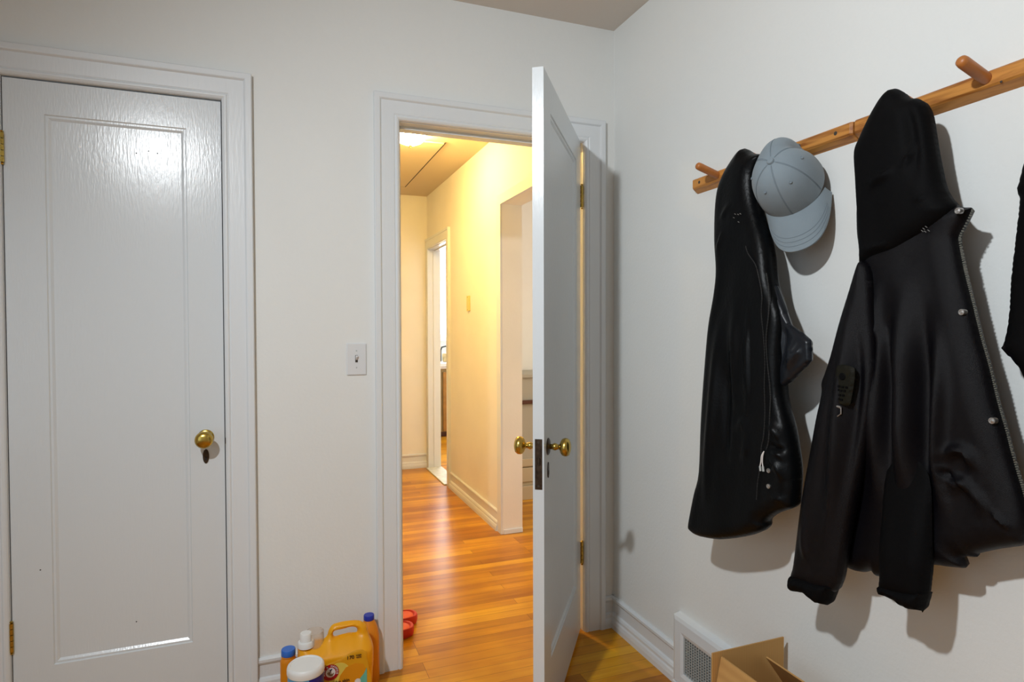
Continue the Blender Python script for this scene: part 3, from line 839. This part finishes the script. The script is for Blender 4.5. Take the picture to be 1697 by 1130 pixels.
for q in [(-1.4380, 1.4690), (-1.4430, 1.4720), (-1.4410, 1.4630), (-1.4480, 1.4640), (-1.4350, 1.4650)]:
    b.tube([(-.128, q[0] - .002, q[1] - .0015), (-.128, q[0] + .002, q[1] + .002)], .0008, n=6)
b.build('stitched_mark', M['nickel'], c2)

# black jacket nearer the corner
c1 = thing('black_jacket', (-.03, -.86, 1.75), 'short black satin jacket with zips and white drawcord, hanging left of the cap', 'jacket', 'black outerwear on the peg rails')
XJ = -.062
jb = [(-0.8982, 1.7764), (-0.9130, 1.7690), (-0.9329, 1.7537), (-0.9679, 1.7412), (-0.9689, 1.7279), (-0.9512, 1.6895), (-0.9582, 1.6222), (-0.9804, 1.5610), (-1.0009, 1.5175), (-1.0173, 1.4676), (-1.0269, 1.4190), (-1.0380, 1.3804), (-1.0594, 1.3386), (-1.0747, 1.2919), (-1.0757, 1.2150), (-1.0818, 1.1232), (-1.0927, 1.0800), (-1.1182, 1.0185), (-1.1382, 0.9460), (-1.1436, 0.9071), (-1.1438, 0.8600), (-1.1399, 0.8323), (-1.1140, 0.8164), (-1.0793, 0.7961), (-1.0519, 0.7713), (-1.0529, 0.7576), (-1.0329, 0.7374), (-0.9791, 0.7096), (-0.8974, 0.6764), (-0.8467, 0.6621), (-0.7928, 0.6531), (-0.7582, 0.6569), (-0.7482, 0.6722), (-0.7560, 0.7203), (-0.7687, 0.7782), (-0.7861, 0.8455), (-0.7832, 0.9892), (-0.7875, 1.1481), (-0.7968, 1.2776), (-0.8116, 1.3664), (-0.8167, 1.4406), (-0.8034, 1.5274), (-0.7979, 1.6175), (-0.8052, 1.6804), (-0.8295, 1.7246), (-0.8581, 1.7526), (-0.8816, 1.7707)]
inflate('body', jb, .028, .038, hangmap(-.105, .0565), M['nylon'], c1, folds=[
      ([(-0.8728, 1.3462), (-0.8628, 1.2081), (-0.8577, 1.0691), (-0.8450, 0.8931), (-0.8425, 0.7176)], .012, 0.0192),
      ([(-0.9291, 1.3773), (-0.9339, 1.2437), (-0.9387, 1.1108), (-0.9689, 1.0154)], .010, 0.0192),
      ([(-0.9732, 1.3421), (-0.9890, 1.1799), (-0.9958, 1.0192)], .009, 0.0096),
      ([(-0.9100, 1.2434), (-0.9101, 1.0408), (-0.9199, 0.8405)], -.010, 0.0160),
      ([(-0.9528, 0.9801), (-0.9779, 1.0167), (-0.9958, 0.9548), (-0.9769, 0.9026)], .008, 0.0112),
      ([(-1.0637, 1.0288), (-1.0971, 1.0122), (-1.1223, 0.9862)], .010, 0.0096),
      ([(-1.0709, 0.9526), (-1.1065, 0.9291), (-1.1324, 0.8898)], .009, 0.0096),
      ([(-1.0804, 0.9621), (-1.1125, 0.9574), (-1.1331, 0.9375)], .007, 0.0064),
      ([(-1.0668, 0.9828), (-1.0999, 0.9702), (-1.1346, 0.9734)], -.008, 0.0064),
      ([(-1.0842, 0.8449), (-1.1119, 0.8474), (-1.1352, 0.8459)], .006, 0.0080),
      ([(-0.8461, 1.5707), (-0.8689, 1.6050), (-0.8976, 1.6170)], .004, 0.0096),
      ([(-0.8367, 1.4879), (-0.8544, 1.5277), (-0.8625, 1.5542)], .005, 0.0064)], back=.045, step=.0048, noise=.0020, nscale=55, seed=21)
js = [(-1.0227, 1.3877), (-1.0400, 1.3818), (-1.0701, 1.3305), (-1.0954, 1.2794), (-1.1351, 1.2584), (-1.1602, 1.2411), (-1.1651, 1.1931), (-1.1514, 1.1778), (-1.1337, 1.1634), (-1.1104, 1.1393), (-1.0838, 1.1234), (-1.0614, 1.1246), (-1.0450, 1.1827), (-1.0387, 1.2766)]
inflate('sleeve', js, .012, .012, hangmap(-.098, .0565), M['lining'], c1, folds=[
      ([(-1.0777, 1.3072), (-1.0857, 1.2459), (-1.0778, 1.1843), (-1.0722, 1.1455)], -.008, 0.0096),
      ([(-1.1054, 1.2461), (-1.1155, 1.2088), (-1.0986, 1.1702)], .010, 0.0144),
      ([(-1.1515, 1.2350), (-1.1276, 1.1988), (-1.0959, 1.1518)], .008, 0.0064)], back=.012, step=.005, noise=.003, nscale=70, seed=22, smooth_outline=False)
dj = .116
teeth([(-0.9605, 1.4939), (-0.9713, 1.4715), (-1.0005, 1.4395), (-1.0161, 1.4032), (-1.0302, 1.3551), (-1.0314, 1.3080), (-1.0442, 1.2455), (-1.0526, 1.1837), (-1.0548, 1.1220), (-1.0610, 1.0609), (-1.0611, 0.9993), (-1.0551, 0.9644), (-1.0564, 0.9445), (-1.0528, 0.9051), (-1.0486, 0.8732), (-1.0474, 0.8294)], lambda m: -.1365 + .0565 * (m[1] - 1.75), .0008, M['zipper_dark'], c1, 'zipper')
teeth([(-1.0411, 1.4138), (-1.0525, 1.3695), (-1.0567, 1.3075), (-1.0526, 1.2457), (-1.0610, 1.1842), (-1.0764, 1.1086), (-1.0785, 1.0478), (-1.0785, 0.9869), (-1.0719, 0.9628)], lambda m: -.1365 + .0565 * (m[1] - 1.75), .0011, M['zipper_dark'], c1, 'zipper')
for (yy, zz, xx) in [(-1.0800, 0.9110, -.182), (-1.0820, 0.8720, -.184)]: snap(yy, zz, xx, c1)
cordp = [(-1.0760, 0.9600), (-1.0680, 0.9470), (-1.0660, 0.9320), (-1.0630, 0.9200)]
cordq = [(-1.0760, 0.9600), (-1.0720, 0.9470), (-1.0710, 0.9310), (-1.0730, 0.9210)]
for cp in (cordp, cordq):
    MB().tube([(-.192, p[0], p[1]) for p in catmull(cp, 4, False)], .0014, n=8).build('drawcord', M['logo_white'], c1, smooth=True)
for a, bb in (([(-1.0630, 0.9200), (-1.0650, 0.9080)]), ([(-1.0730, 0.9210), (-1.0750, 0.9090)])):
    MB().tube([(-.192, a[0], a[1]), (-.192, bb[0], bb[1])], .0028, n=8).build('cord_tip', M['grille'], c1, smooth=True)
q = [(-1.1300, 0.8800)][0]
MB().box(-.164, -.156, q[0] - .011, q[0] + .010, q[1] - .008, q[1] + .007).build('hem_label', M['steel_dark'], c1)
b = MB()
for q in [(-0.9160, 1.5860), (-0.9280, 1.5830), (-0.9370, 1.5830), (-0.9110, 1.5770), (-0.9300, 1.5620)]:
    b.tube([(-.149, q[0] - .003, q[1] - .001), (-.149, q[0] + .002, q[1] + .002)], .0010, n=6)
b.build('stitched_mark', M['nickel'], c1)

# third garment, cut by the right edge of the photo
c3 = thing('black_jacket', (-.03, -1.68, 1.75), 'black jacket cut off by the right edge of the photo, beyond the long coat', 'jacket', 'black outerwear on the peg rails')
j3 = [(-1.6380, 1.7110), (-1.6190, 1.6760), (-1.6010, 1.6240), (-1.5870, 1.5770), (-1.5780, 1.5380), (-1.5740, 1.5230), (-1.5750, 1.5130), (-1.5790, 1.5040), (-1.5750, 1.4560), (-1.5720, 1.4200), (-1.5670, 1.3670), (-1.5640, 1.2970), (-1.5600, 1.2610), (-1.5540, 1.2330), (-1.5640, 1.2210), (-1.5750, 1.2070), (-1.5850, 1.1920), (-1.5930, 1.1650), (-1.6020, 1.1010), (-1.6110, 1.0040), (-1.6310, 0.9130), (-1.6830, 0.9080), (-1.7380, 0.9460), (-1.7500, 1.1220), (-1.7330, 1.3120), (-1.7150, 1.5080), (-1.6970, 1.6290), (-1.6640, 1.6910)]
inflate('body', j3, .032, .045, wallmap(-.07), M['cloth_matte'], c3, back=.045, step=.006, noise=.001, nscale=50, seed=31)
j3c = [(-1.5540, 1.2330), (-1.5640, 1.2210), (-1.5750, 1.2070), (-1.5850, 1.1920), (-1.5940, 1.2000), (-1.5890, 1.2200), (-1.5750, 1.2410), (-1.5620, 1.2520)]
inflate('cuff', j3c, .03, .02, wallmap(-.07), M['cloth_black'], c3, back=.03, step=.008)

# ------------------------------------------------------------ grey cap
cp = thing('baseball_cap', (-.03, -1.02, 1.74), 'grey blue baseball cap hanging bill down from the oak rail', 'cap')
CC = Vector((-0.0720, -1.0390, 1.6410))           # centre of the sweatband rim
UP = Vector((-.87, -.31, .40)).normalized()   # out of the wall
FR = Vector((0.15, -.20, -1)).normalized(); FR = (FR - UP * FR.dot(UP)).normalized()   # towards the bill
SD = UP.cross(FR).normalized()
def crown_pt(phi, th, extra=0.0):
    """phi 0 = bill side, th 0 = button, 1 = rim"""
    A, Bf, Bb, Hc = .084, .092, .132, .120
    s = math.sin(th * math.pi / 2) ** .86; c = math.cos(th * math.pi / 2)
    cx = math.cos(phi); sx = math.sin(phi)
    Bx = Bf if cx > 0 else Bb
    # panels bulge slightly between the six seams
    bul = 1 + .016 * abs(math.sin(3 * phi)) * math.sin(th * math.pi)
    # the far side is folded in by the peg
    fold = 0.0
    dphi = (phi - math.radians(FOLD)) % (2 * math.pi)
    dphi = min(dphi, 2 * math.pi - dphi)
    fold = .020 * math.exp(-(dphi / .20) ** 2) * math.exp(-((th - .72) / .33) ** 2)
    k = bul
    p = CC + FR * (cx * Bx * s * k) + SD * (sx * A * s * k * (1 - .28 * max(0, -cx) ** 2)) + UP * (Hc * c ** .9 * k)
    n = (FR * cx + SD * sx) * s + UP * (c * .8 + .1)
    return p + n.normalized() * (extra - fold)
FOLD = 128
nphi, nth = 72, 22
b = MB(); vs = [crown_pt(2 * math.pi * i / nphi, max(j / nth, .0001)) for j in range(nth + 1) for i in range(nphi)]
vi = [crown_pt(2 * math.pi * i / nphi, max(j / nth, .0001), -.003) for j in range(nth + 1) for i in range(nphi)]
fs = []
def isback(i, j):
    ph = 2 * math.pi * (i + .5) / nphi - math.pi; th = (j + .5) / nth
    return (ph / .50) ** 2 + ((1 - th) / .36) ** 2 < 1 and th < .9
for j in range(nth):
    for i in range(nphi):
        if isback(i, j): continue
        i2 = (i + 1) % nphi
        fs.append((j * nphi + i, j * nphi + i2, (j + 1) * nphi + i2, (j + 1) * nphi + i))
n0 = len(vs)
fi = [tuple(n0 + k for k in f[::-1]) for f in fs]
rim = [(nth * nphi + i, nth * nphi + (i + 1) % nphi, n0 + nth * nphi + (i + 1) % nphi, n0 + nth * nphi + i) for i in range(nphi)]
b.add(vs + vi, fs + fi + rim)
b.build('crown', M['cap'], cp, smooth=True)
for k in range(6):
    ph = k * math.pi / 3
    for dd in (-.012, .012):
        pts = [crown_pt(ph + dd / max(.25, math.sin(th * math.pi / 2)), th, .0002) for th in [.06 + .92 * q / 24 for q in range(25)] if not (k == 3 and th > .62)]
        MB().tube(pts, .0007, n=6).build('seam', M['cap_seam'], cp, smooth=True)
    if k != 3:
        pass
    ph2 = ph + math.pi / 6
    if k not in (2, 3):
        c0 = crown_pt(ph2, .50, .0004); ax = (c0 - CC).normalized()
        ey = MB().lathe([(.0020, 0), (.0042, 0), (.0042, .0010), (.0030, .0016), (.0020, .001)], c0, ax, n=14)
        ey.lathe([(0, .0002), (.0020, .0004), (0, .0006)], c0, ax, n=10, mi=1)
        ey.build('eyelet', [M['cap_seam'], M['cap_dark']], cp)
ctop = crown_pt(0, .0001)
MB().lathe([(0, -.003), (.0090, -.002), (.0095, .002), (.007, .0055), (0, .0065)], ctop, UP, n=20).build('button', M['cap'], cp, smooth=True)
# bill
def bill_pt(s, t, e=0):
    """s -1..1 across, t 0..1 from crown to edge"""
    ang = s * 1.22
    inner = Vector((0, 0, 0)) + FR * (math.cos(ang) * .092) + SD * (math.sin(ang) * .083)
    ext = .074 * max(0.0, (1 - abs(s) ** 3.2)) 
    side = SD * (s * .006 * t) 
    p = inner + FR * (ext * t * (0.35 + .65 * 1) ) + FR * (.020 * t * (1 - abs(s) ** 6)) + side
    arch = UP * (.016 * (1 - s * s) - .012 + e)
    drop = -UP * (.028 * t)
    return CC + p + arch + drop
ns, nt = 40, 12
b = MB()
top = [bill_pt(-1 + 2 * i / ns, j / nt, .0022) for j in range(nt + 1) for i in range(ns + 1)]
bot = [bill_pt(-1 + 2 * i / ns, j / nt, -.0022) for j in range(nt + 1) for i in range(ns + 1)]
W_ = ns + 1; o2 = len(top)
fs = []
for j in range(nt):
    for i in range(ns):
        q = (j * W_ + i, j * W_ + i + 1, (j + 1) * W_ + i + 1, (j + 1) * W_ + i)
        fs.append(q); fs.append(tuple(o2 + k for k in q[::-1]))
for i in range(ns):
    fs.append((nt * W_ + i, nt * W_ + i + 1, o2 + nt * W_ + i + 1, o2 + nt * W_ + i)); fs.append((i, i + 1, o2 + i + 1, o2 + i))
for j in range(nt):
    for i in (0, ns): fs.append((j * W_ + i, (j + 1) * W_ + i, o2 + (j + 1) * W_ + i, o2 + j * W_ + i))
bl = b.add(top + bot, fs).build('bill', M['cap'], cp, smooth=True)
for tt in (.62, .74, .86):
    MB().tube([bill_pt(-.86 + 1.72 * i / 40, tt, .0026) for i in range(41)], .0006, n=5).build('stitching', M['cap_seam'], bl, smooth=True)
# back strap, hooked over a peg
pts = [crown_pt(math.pi + a, .97, .001) for a in [-.5 + i * .1 for i in range(11)]]
MB().tube(pts, .006, n=8).build('back_strap', M['cap'], cp, smooth=True)

# ------------------------------------------------------------ detergent bottles by the hall door casing
def front(yc):
    return lambda u, v, d: (u, yc - d, v)
jug = thing('detergent_jug', (-1.165, -.165, 0), 'big orange detergent jug with moulded handle and white spout cap', 'jug')
jo = [(-1.2830, 0.2130), (-1.2810, 0.2320), (-1.2700, 0.2420), (-1.2410, 0.2390), (-1.2170, 0.2370), (-1.1990, 0.2380), (-1.1890, 0.2480), (-1.1840, 0.2630), (-1.1740, 0.2780), (-1.1580, 0.2830), (-1.1300, 0.2850), (-1.1030, 0.2830), (-1.0810, 0.2780), (-1.0660, 0.2670), (-1.0580, 0.2540), (-1.0510, 0.2270), (-1.0410, 0.2000), (-1.0370, 0.1620)]
jo = jo + [(-1.043, .06), (-1.045, .012), (-1.052, .003), (-1.165, .001), (-1.275, .003), (-1.283, .012), (-1.284, .06)]
hole = [(-1.1680, 0.2420), (-1.1700, 0.2510), (-1.1640, 0.2580), (-1.1440, 0.2600), (-1.1190, 0.2620), (-1.1030, 0.2610), (-1.0930, 0.2550), (-1.0910, 0.2470), (-1.0950, 0.2410), (-1.1150, 0.2430), (-1.1430, 0.2420), (-1.1600, 0.2390)]
def jT(u, v):
    return .060 if v < .195 else max(.022, .060 - (v - .195) * .9)
inflate('body', jo, .06, .040, front(-.165), M['orange'], jug, holes=[hole], Tfun=jT, step=.0055)
# label plate on the front face, its printing, cap
lab = [(-1.262, .03), (-1.262, .170), (-1.245, .175), (-1.20, .180), (-1.15, .192), (-1.115, .207), (-1.092, .210), (-1.074, .202), (-1.066, .180), (-1.066, .03)]
lb = inflate('label', lab, .0025, .004, front(-.2245), M['label_gold'], jug, back=.002, step=.006)
def poly_plate(name, pts, y, mat, par, th=.0008):
    n = len(pts)
    vs = [(p[0], y, p[1]) for p in pts] + [(p[0], y + th, p[1]) for p in pts]
    fs = [tuple(range(n)), tuple(range(2 * n - 1, n - 1, -1))] + [(i, (i + 1) % n, n + (i + 1) % n, n + i) for i in range(n)]
    return MB().add(vs, fs).build(name, mat, par)
def circ(cx, cz, r, n=36): return [(cx + r * math.cos(2 * math.pi * i / n), cz + r * math.sin(2 * math.pi * i / n)) for i in range(n)]
Y0 = -.2275
poly_plate('label_sunburst', circ(-1.158, .143, .036), Y0, M['label_yellow'], lb)
poly_plate('label_orange_panel', [(p[0] * 1.0, p[1]) for p in [(-1.165, .095), (-1.155, .135), (-1.135, .160), (-1.105, .168), (-1.078, .160), (-1.070, .135), (-1.075, .110), (-1.10, .085), (-1.13, .075)]], Y0 - .0008, M['label_orange'], lb)
poly_plate('label_teal_corner', [(-1.068, .146), (-1.078, .128), (-1.096, .108), (-1.120, .098), (-1.125, .035), (-1.068, .035)], Y0 - .0012, M['label_teal'], lb)
poly_plate('label_flower', circ(-1.098, .106, .010, 12), Y0 - .002, M['logo_white'], lb)
LX, LZ = -1.184, .153
lg = poly_plate('logo', circ(LX, LZ, .0262), Y0 - .0018, M['logo_red'], lb)
poly_plate('logo_disc', circ(LX, LZ, .0155), Y0 - .0026, M['logo_white'], lg)
# raised arm holding a hammer
poly_plate('logo_arm', [(LX + dx, LZ + dz) for dx, dz in ((-.011, -.001), (-.006, .004), (-.002, .001), (-.003, -.003), (.002, -.006), (.007, -.004), (.009, -.001), (.011, -.004), (.007, -.010), (.001, -.0115), (-.006, -.008))], Y0 - .0034, M['skin_tone_print'], lg)
poly_plate('logo_hammer', [(LX + dx, LZ + dz) for dx, dz in ((-.003, .0075), (-.001, .0105), (.004, .0125), (.006, .0105), (.003, .008), (.0005, .004), (-.002, -.004), (-.0035, -.004), (-.001, .006))], Y0 - .0038, M['logo_ink'], lg)
def text(s, size, loc, mat, par, rot=0.0, name='lettering', tilt='front', align='CENTER', flat=False):
    cu = bpy.data.curves.new(name, 'FONT'); cu.body = s; cu.size = size; cu.extrude = .0003
    cu.align_x = align; cu.align_y = 'CENTER'; cu.offset = size * .012
    tmp = bpy.data.objects.new(name, cu); COL.objects.link(tmp)
    dg = bpy.context.evaluated_depsgraph_get()
    me = bpy.data.meshes.new_from_object(tmp.evaluated_get(dg))
    COL.objects.unlink(tmp); bpy.data.objects.remove(tmp)
    me.transform(Matrix.Translation(loc) @ Matrix.Rotation(math.pi / 2, 4, 'X') @ Matrix.Rotation(rot, 4, 'Z'))
    me.materials.clear(); me.materials.append(mat)
    o = bpy.data.objects.new(name, me); COL.objects.link(o)
    o.parent = par
    top_ = par
    while top_.parent: top_ = top_.parent
    if par.parent is None: o.matrix_parent_inverse = Matrix.Translation(-par.location)
    return o
s = 'ARM & HAMMER'
mbv = []
for i, ch in enumerate(s):
    a = math.radians(196 - i * 212 / (len(s) - 1))
    if ch == ' ': continue
    text(ch, .0088, (LX + .0208 * math.cos(a), Y0 - .0024, LZ + .0208 * math.sin(a)), M['logo_white'], lg, a - math.pi / 2, name='logo_letter')
text('170', .0165, (-1.121, Y0 - .002, .1900), M['ink'], lb)
text('mega', .0085, (-1.094, Y0 - .002, .1945), M['ink'], lb)
text('value', .0085, (-1.094, Y0 - .002, .1870), M['ink'], lb)
text('plus skin', .0150, (-1.150, Y0 - .003, .118), M['ink'], lb)
# spout cap inside a clear measuring cup
q0 = [(-1.2430, 0.2370)][0]
MB().lathe([(0, 0), (.028, 0), (.030, .002), (.030, .046), (.0285, .050), (.0275, .046), (.0275, .004), (0, .004)], (q0[0] + .014, -.165, q0[1] - .018), n=32).build('measuring_cup', M['cup'], jug, smooth=True)
MB().lathe([(0, 0), (.026, 0), (.026, .014), (.024, .018), (.0195, .019), (.0185, .042), (.017, .045), (0, .046)], (q0[0] - .014, -.178, q0[1] - .008), n=32).build('spout_cap', M['plastic_white'], jug, smooth=True)

def bottle(name, x, y, z1, r, sy, capr, caph, mat, capmat, label, neck):
    t = thing(name, (x, y, 0), label, 'bottle')
    zb = z1 - caph
    MB().lathe([(0, 0), (r * .9, 0), (r, .006), (r, zb - neck), (r * .97, zb - neck * .75), (r * .82, zb - neck * .35), (capr * 1.02, zb - .004), (capr * .92, zb), (capr * .9, zb + .004), (0, zb + .004)], (x, y, 0), n=36, sy=sy).build('bottle_body', mat, t, smooth=True)
    c = MB().lathe([(0, zb), (capr, zb), (capr * 1.02, zb + .001), (capr, z1 - .002), (capr * .94, z1), (0, z1)], (x, y, 0), n=36)
    c.build('bottle_cap', capmat, t, smooth=True)
    return t
bottle('cleaner_bottle', -1.037, -.060, .246, .036, .95, .0185, .017, M['orange2'], M['blue_cap'], 'tall orange bottle with dark blue cap, between the jug and the door casing', .075)
sb = bottle('cleaner_bottle', -1.311, -.130, .208, .026, .9, .0225, .020, M['orange2'], M['light_blue_cap'], 'small orange bottle with bright blue cap, left of the jug behind the white canister', .022)

ca = thing('wipes_canister', (-1.263, -.295, 0), 'white lidded canister with light and dark blue label, in front of the orange jug', 'canister')
cb = MB().lathe([(0, 0), (.050, 0), (.053, .003), (.053, .208), (0, .208)], (-1.263, -.295, 0), n=48).build('canister_body', M['plastic_white'], ca, smooth=True)
b = MB()
nn = 48
for k in range(nn):
    a0 = 2 * math.pi * k / nn; a1 = 2 * math.pi * (k + 1) / nn
    am = math.degrees((a0 + a1) / 2)
    mi = 0 if (180 <= am < 278) else 1
    v = []
    for a in (a0, a1):
        for rr in (.0532, .0538):
            for z in (.02, .210): v.append((-1.263 + rr * math.cos(a), -.295 + rr * math.sin(a), z))
    b.add(v, [(2, 3, 7, 6), (0, 1, 3, 2), (4, 6, 7, 5), (1, 5, 7, 3), (0, 2, 6, 4)], mi)
b.build('label', [M['label_sky'], M['label_navy']], ca)
MB().lathe([(0, .206), (.0555, .207), (.0562, .210), (.0562, .221), (.0545, .229), (.050, .233), (.0465, .2325), (.045, .230), (0, .230)], (-1.263, -.295, 0), n=48).build('lid', M['plastic_white'], ca, smooth=True)

# ------------------------------------------------------------ red slippers in the hall
def slipper(x, y, rz, label):
    t = thing('slipper', (x, y, 0), label, 'shoe', 'red slippers on the hall floor')
    half = [(.0, .038), (-.03, .043), (-.07, .046), (-.11, .042), (-.15, .036), (-.19, .037), (-.225, .030), (-.245, .012)]
    ol = [(a + .0, w) for a, w in half] + [(a, -w) for a, w in half[::-1]] + [(.018, -.026), (.026, 0), (.018, .026)]
    R = Matrix.Translation((x, y, 0)) @ Matrix.Rotation(rz, 4, 'Z')
    P = [np.array(p) for p in catmull([(a - .026, w) for a, w in ol], 4)]
    def ringp(sc, z):
        c = np.mean(P, 0)
        return [R @ Vector((*(c + (p - c) * sc), z)) for p in P]
    n = len(P)
    rings = [ringp(.90, .0), ringp(.97, .004), ringp(1, .018), ringp(1.0, .034), ringp(.97, .040), ringp(.90, .041), ringp(.86, .036)]
    b = MB(); vs = [p for r in rings for p in r]; fs = [tuple(range(n - 1, -1, -1))]
    for i in range(len(rings) - 1):
        for k in range(n): fs.append((i * n + k, i * n + (k + 1) % n, (i + 1) * n + (k + 1) % n, (i + 1) * n + k))
    fs.append(tuple((len(rings) - 1) * n + k for k in range(n)))
    b.add(vs, fs).build('sole', M['red_foam'], t, smooth=True)
    b = MB(); r0 = ringp(.85, .0362); r1_ = ringp(.82, .0385); b.add(r0 + r1_, [tuple(range(n, 2 * n))] + [(k, (k + 1) % n, n + (k + 1) % n, n + k) for k in range(n)])
    b.build('footbed', M['orange_foam'], t, smooth=True)
    # strap over the toes
    st = []
    for a in range(13):
        an = math.pi * a / 12
        st.append([R @ Vector((-.235 + k * .09 - .002, .048 * math.cos(an), .022 + .045 * math.sin(an))) for k in (0, 1)])
    vs = [p for r in st for p in r]; fs = [(2 * i, 2 * i + 1, 2 * i + 3, 2 * i + 2) for i in range(12)]
    o = MB().add(vs, fs).build('strap', M['red_foam'], t, smooth=True)
    md = o.modifiers.new('solid', 'SOLIDIFY'); md.thickness = .006
    return t
slipper(-.776, .340, .02, 'red slipper farther into the hall, its heel reaching past the door casing')
slipper(-.812, .245, .10, 'red slipper nearer the doorway, mostly hidden by the door casing')

# ------------------------------------------------------------ cardboard box
bx = thing('cardboard_box', (-.15, -1.16, 0), 'open brown cardboard box with upright flaps, against the right wall', 'box')
X0, X1, YA, YB, ZR, th = -.272, -.030, -.977, -1.36, .285, .004
b = MB()
b.box(X0, X0 + th, YB, YA, 0, ZR); b.box(X1 - th, X1, YB, YA, 0, ZR); b.box(X0 + th, X1 - th, YA - th, YA, 0, ZR); b.box(X0 + th, X1 - th, YB, YB + th, 0, ZR); b.box(X0 + th, X1 - th, YB + th, YA - th, 0.0005, th)
b.build('box_body', M['card'], bx)
def flap(a, b_, c, d, nrm, label=None):
    """a, b_ hinge corners, c, d free corners; nrm thickness direction"""
    n = Vector(nrm).normalized() * th
    vs = [Vector(p) for p in (a, b_, c, d)]
    vs = vs + [v + n for v in vs]
    return MB().add(vs, [(0, 1, 2, 3), (7, 6, 5, 4), (0, 4, 5, 1), (1, 5, 6, 2), (2, 6, 7, 3), (3, 7, 4, 0)]).build('flap', M['card'], bx)
flap((X0, YA - th, ZR), (X1, YA - th, ZR), (X1, YA - th - .001, .413), (X0, YA - th - .001, .413), (0, 1, 0))
flap((X0, YA - th - .003, ZR), (X0, YB, ZR), (X0 + .024, YB + .004, .402), (X0 + .024, YA - .010, .402), (1, 0, .15))
flap((X1, YA - .012, ZR), (X1, YB, ZR), (X1 - .076, YB + .006, .382), (X1 - .076, YA - .022, .382), (-.8, 0, -.6))
flap((X0, YB, ZR), (X1, YB, ZR), (X1 - .004, YB - .10, .215), (X0 + .004, YB - .10, .215), (0, .4, -.9))

# ------------------------------------------------------------ beyond the doorways
kc = thing('kitchen_cabinet', (.85, 5.0, 0), 'olive and amber kitchen base cabinet seen through the far doorway', 'cabinet')
MB().box(.11, 1.6, 4.76, 5.28, .06, .80).build('cabinet_body', M['olive_cabinet'], kc)
MB().box(.11, 1.6, 4.80, 5.28, .0, .06).build('toe_kick', M['dark_wood'], kc)
MB().box(.485, .90, 4.735, 4.76, .07, .76).build('cabinet_door', M['wood_cabinet'], kc, bevel=.004)
MB().box(.13, .465, 4.742, 4.76, .07, .76).build('cabinet_door', M['olive_cabinet'], kc, bevel=.004)
b = MB(); b.box(.10, 1.62, 4.71, 5.28, .825, .865); b.box(.10, 1.62, 4.725, 5.28, .80, .825)
tag(b.build('worktop', M['counter'], bevel=.004), 'white kitchen worktop under the bright kitchen window', 'worktop')
struct('trim_13', MB().box(.10, 1.62, 5.28, 5.30, .865, 1.115), M['tile'])
kp = thing('cooking_pot', (.66, 5.0, .865), 'small tan pot on the white kitchen worktop', 'pot')
MB().lathe([(0, 0), (.045, 0), (.052, .01), (.055, .09), (.050, .10), (0, .10)], (.60, 5.0, .866), n=24).build('pot_body', M['pot'], kp, smooth=True)
MB().tube([(.655, 5.0, .93), (.70, 5.0, 1.0), (.71, 5.0, 1.05)], .012, n=8).build('pot_handle', M['pot'], kp, smooth=True)
fa = thing('faucet', (.55, 5.1, .865), 'dark curved kitchen faucet behind the tan pot', 'faucet')
MB().tube([(.55, 5.10, .866), (.55, 5.10, 1.00), (.56, 5.08, 1.04), (.60, 5.04, 1.055), (.63, 5.02, 1.035)], .010, n=10).build('spout', M['steel_dark'], fa, smooth=True)

lc = thing('painted_cabinet', (.75, 2.15, 0), 'low grey painted cabinet in the room beyond, a sliver left of the open door', 'cabinet')
MB().box(.16, 1.35, 1.955, 2.395, .30, .905).build('cabinet_body', M['grey_cabinet'], lc)
MB().box(.14, 1.37, 1.93, 2.395, .905, .93).build('cabinet_top', M['grey_cabinet'], lc, bevel=.003)
MB().box(.15, 1.36, 1.925, 1.96, .712, .738).build('cabinet_rail', M['dark_wood'], lc, bevel=.003)
b = MB(); b.box(.15, 1.36, 1.94, 2.39, .245, .30); b.box(.15, 1.36, 1.945, 2.39, .13, .235); b.box(.15, 1.36, 1.93, 2.39, .0, .10); b.box(.17, 1.34, 1.96, 2.39, .10, .30)
b.build('plinth', M['tan_cabinet'], lc, bevel=.003)
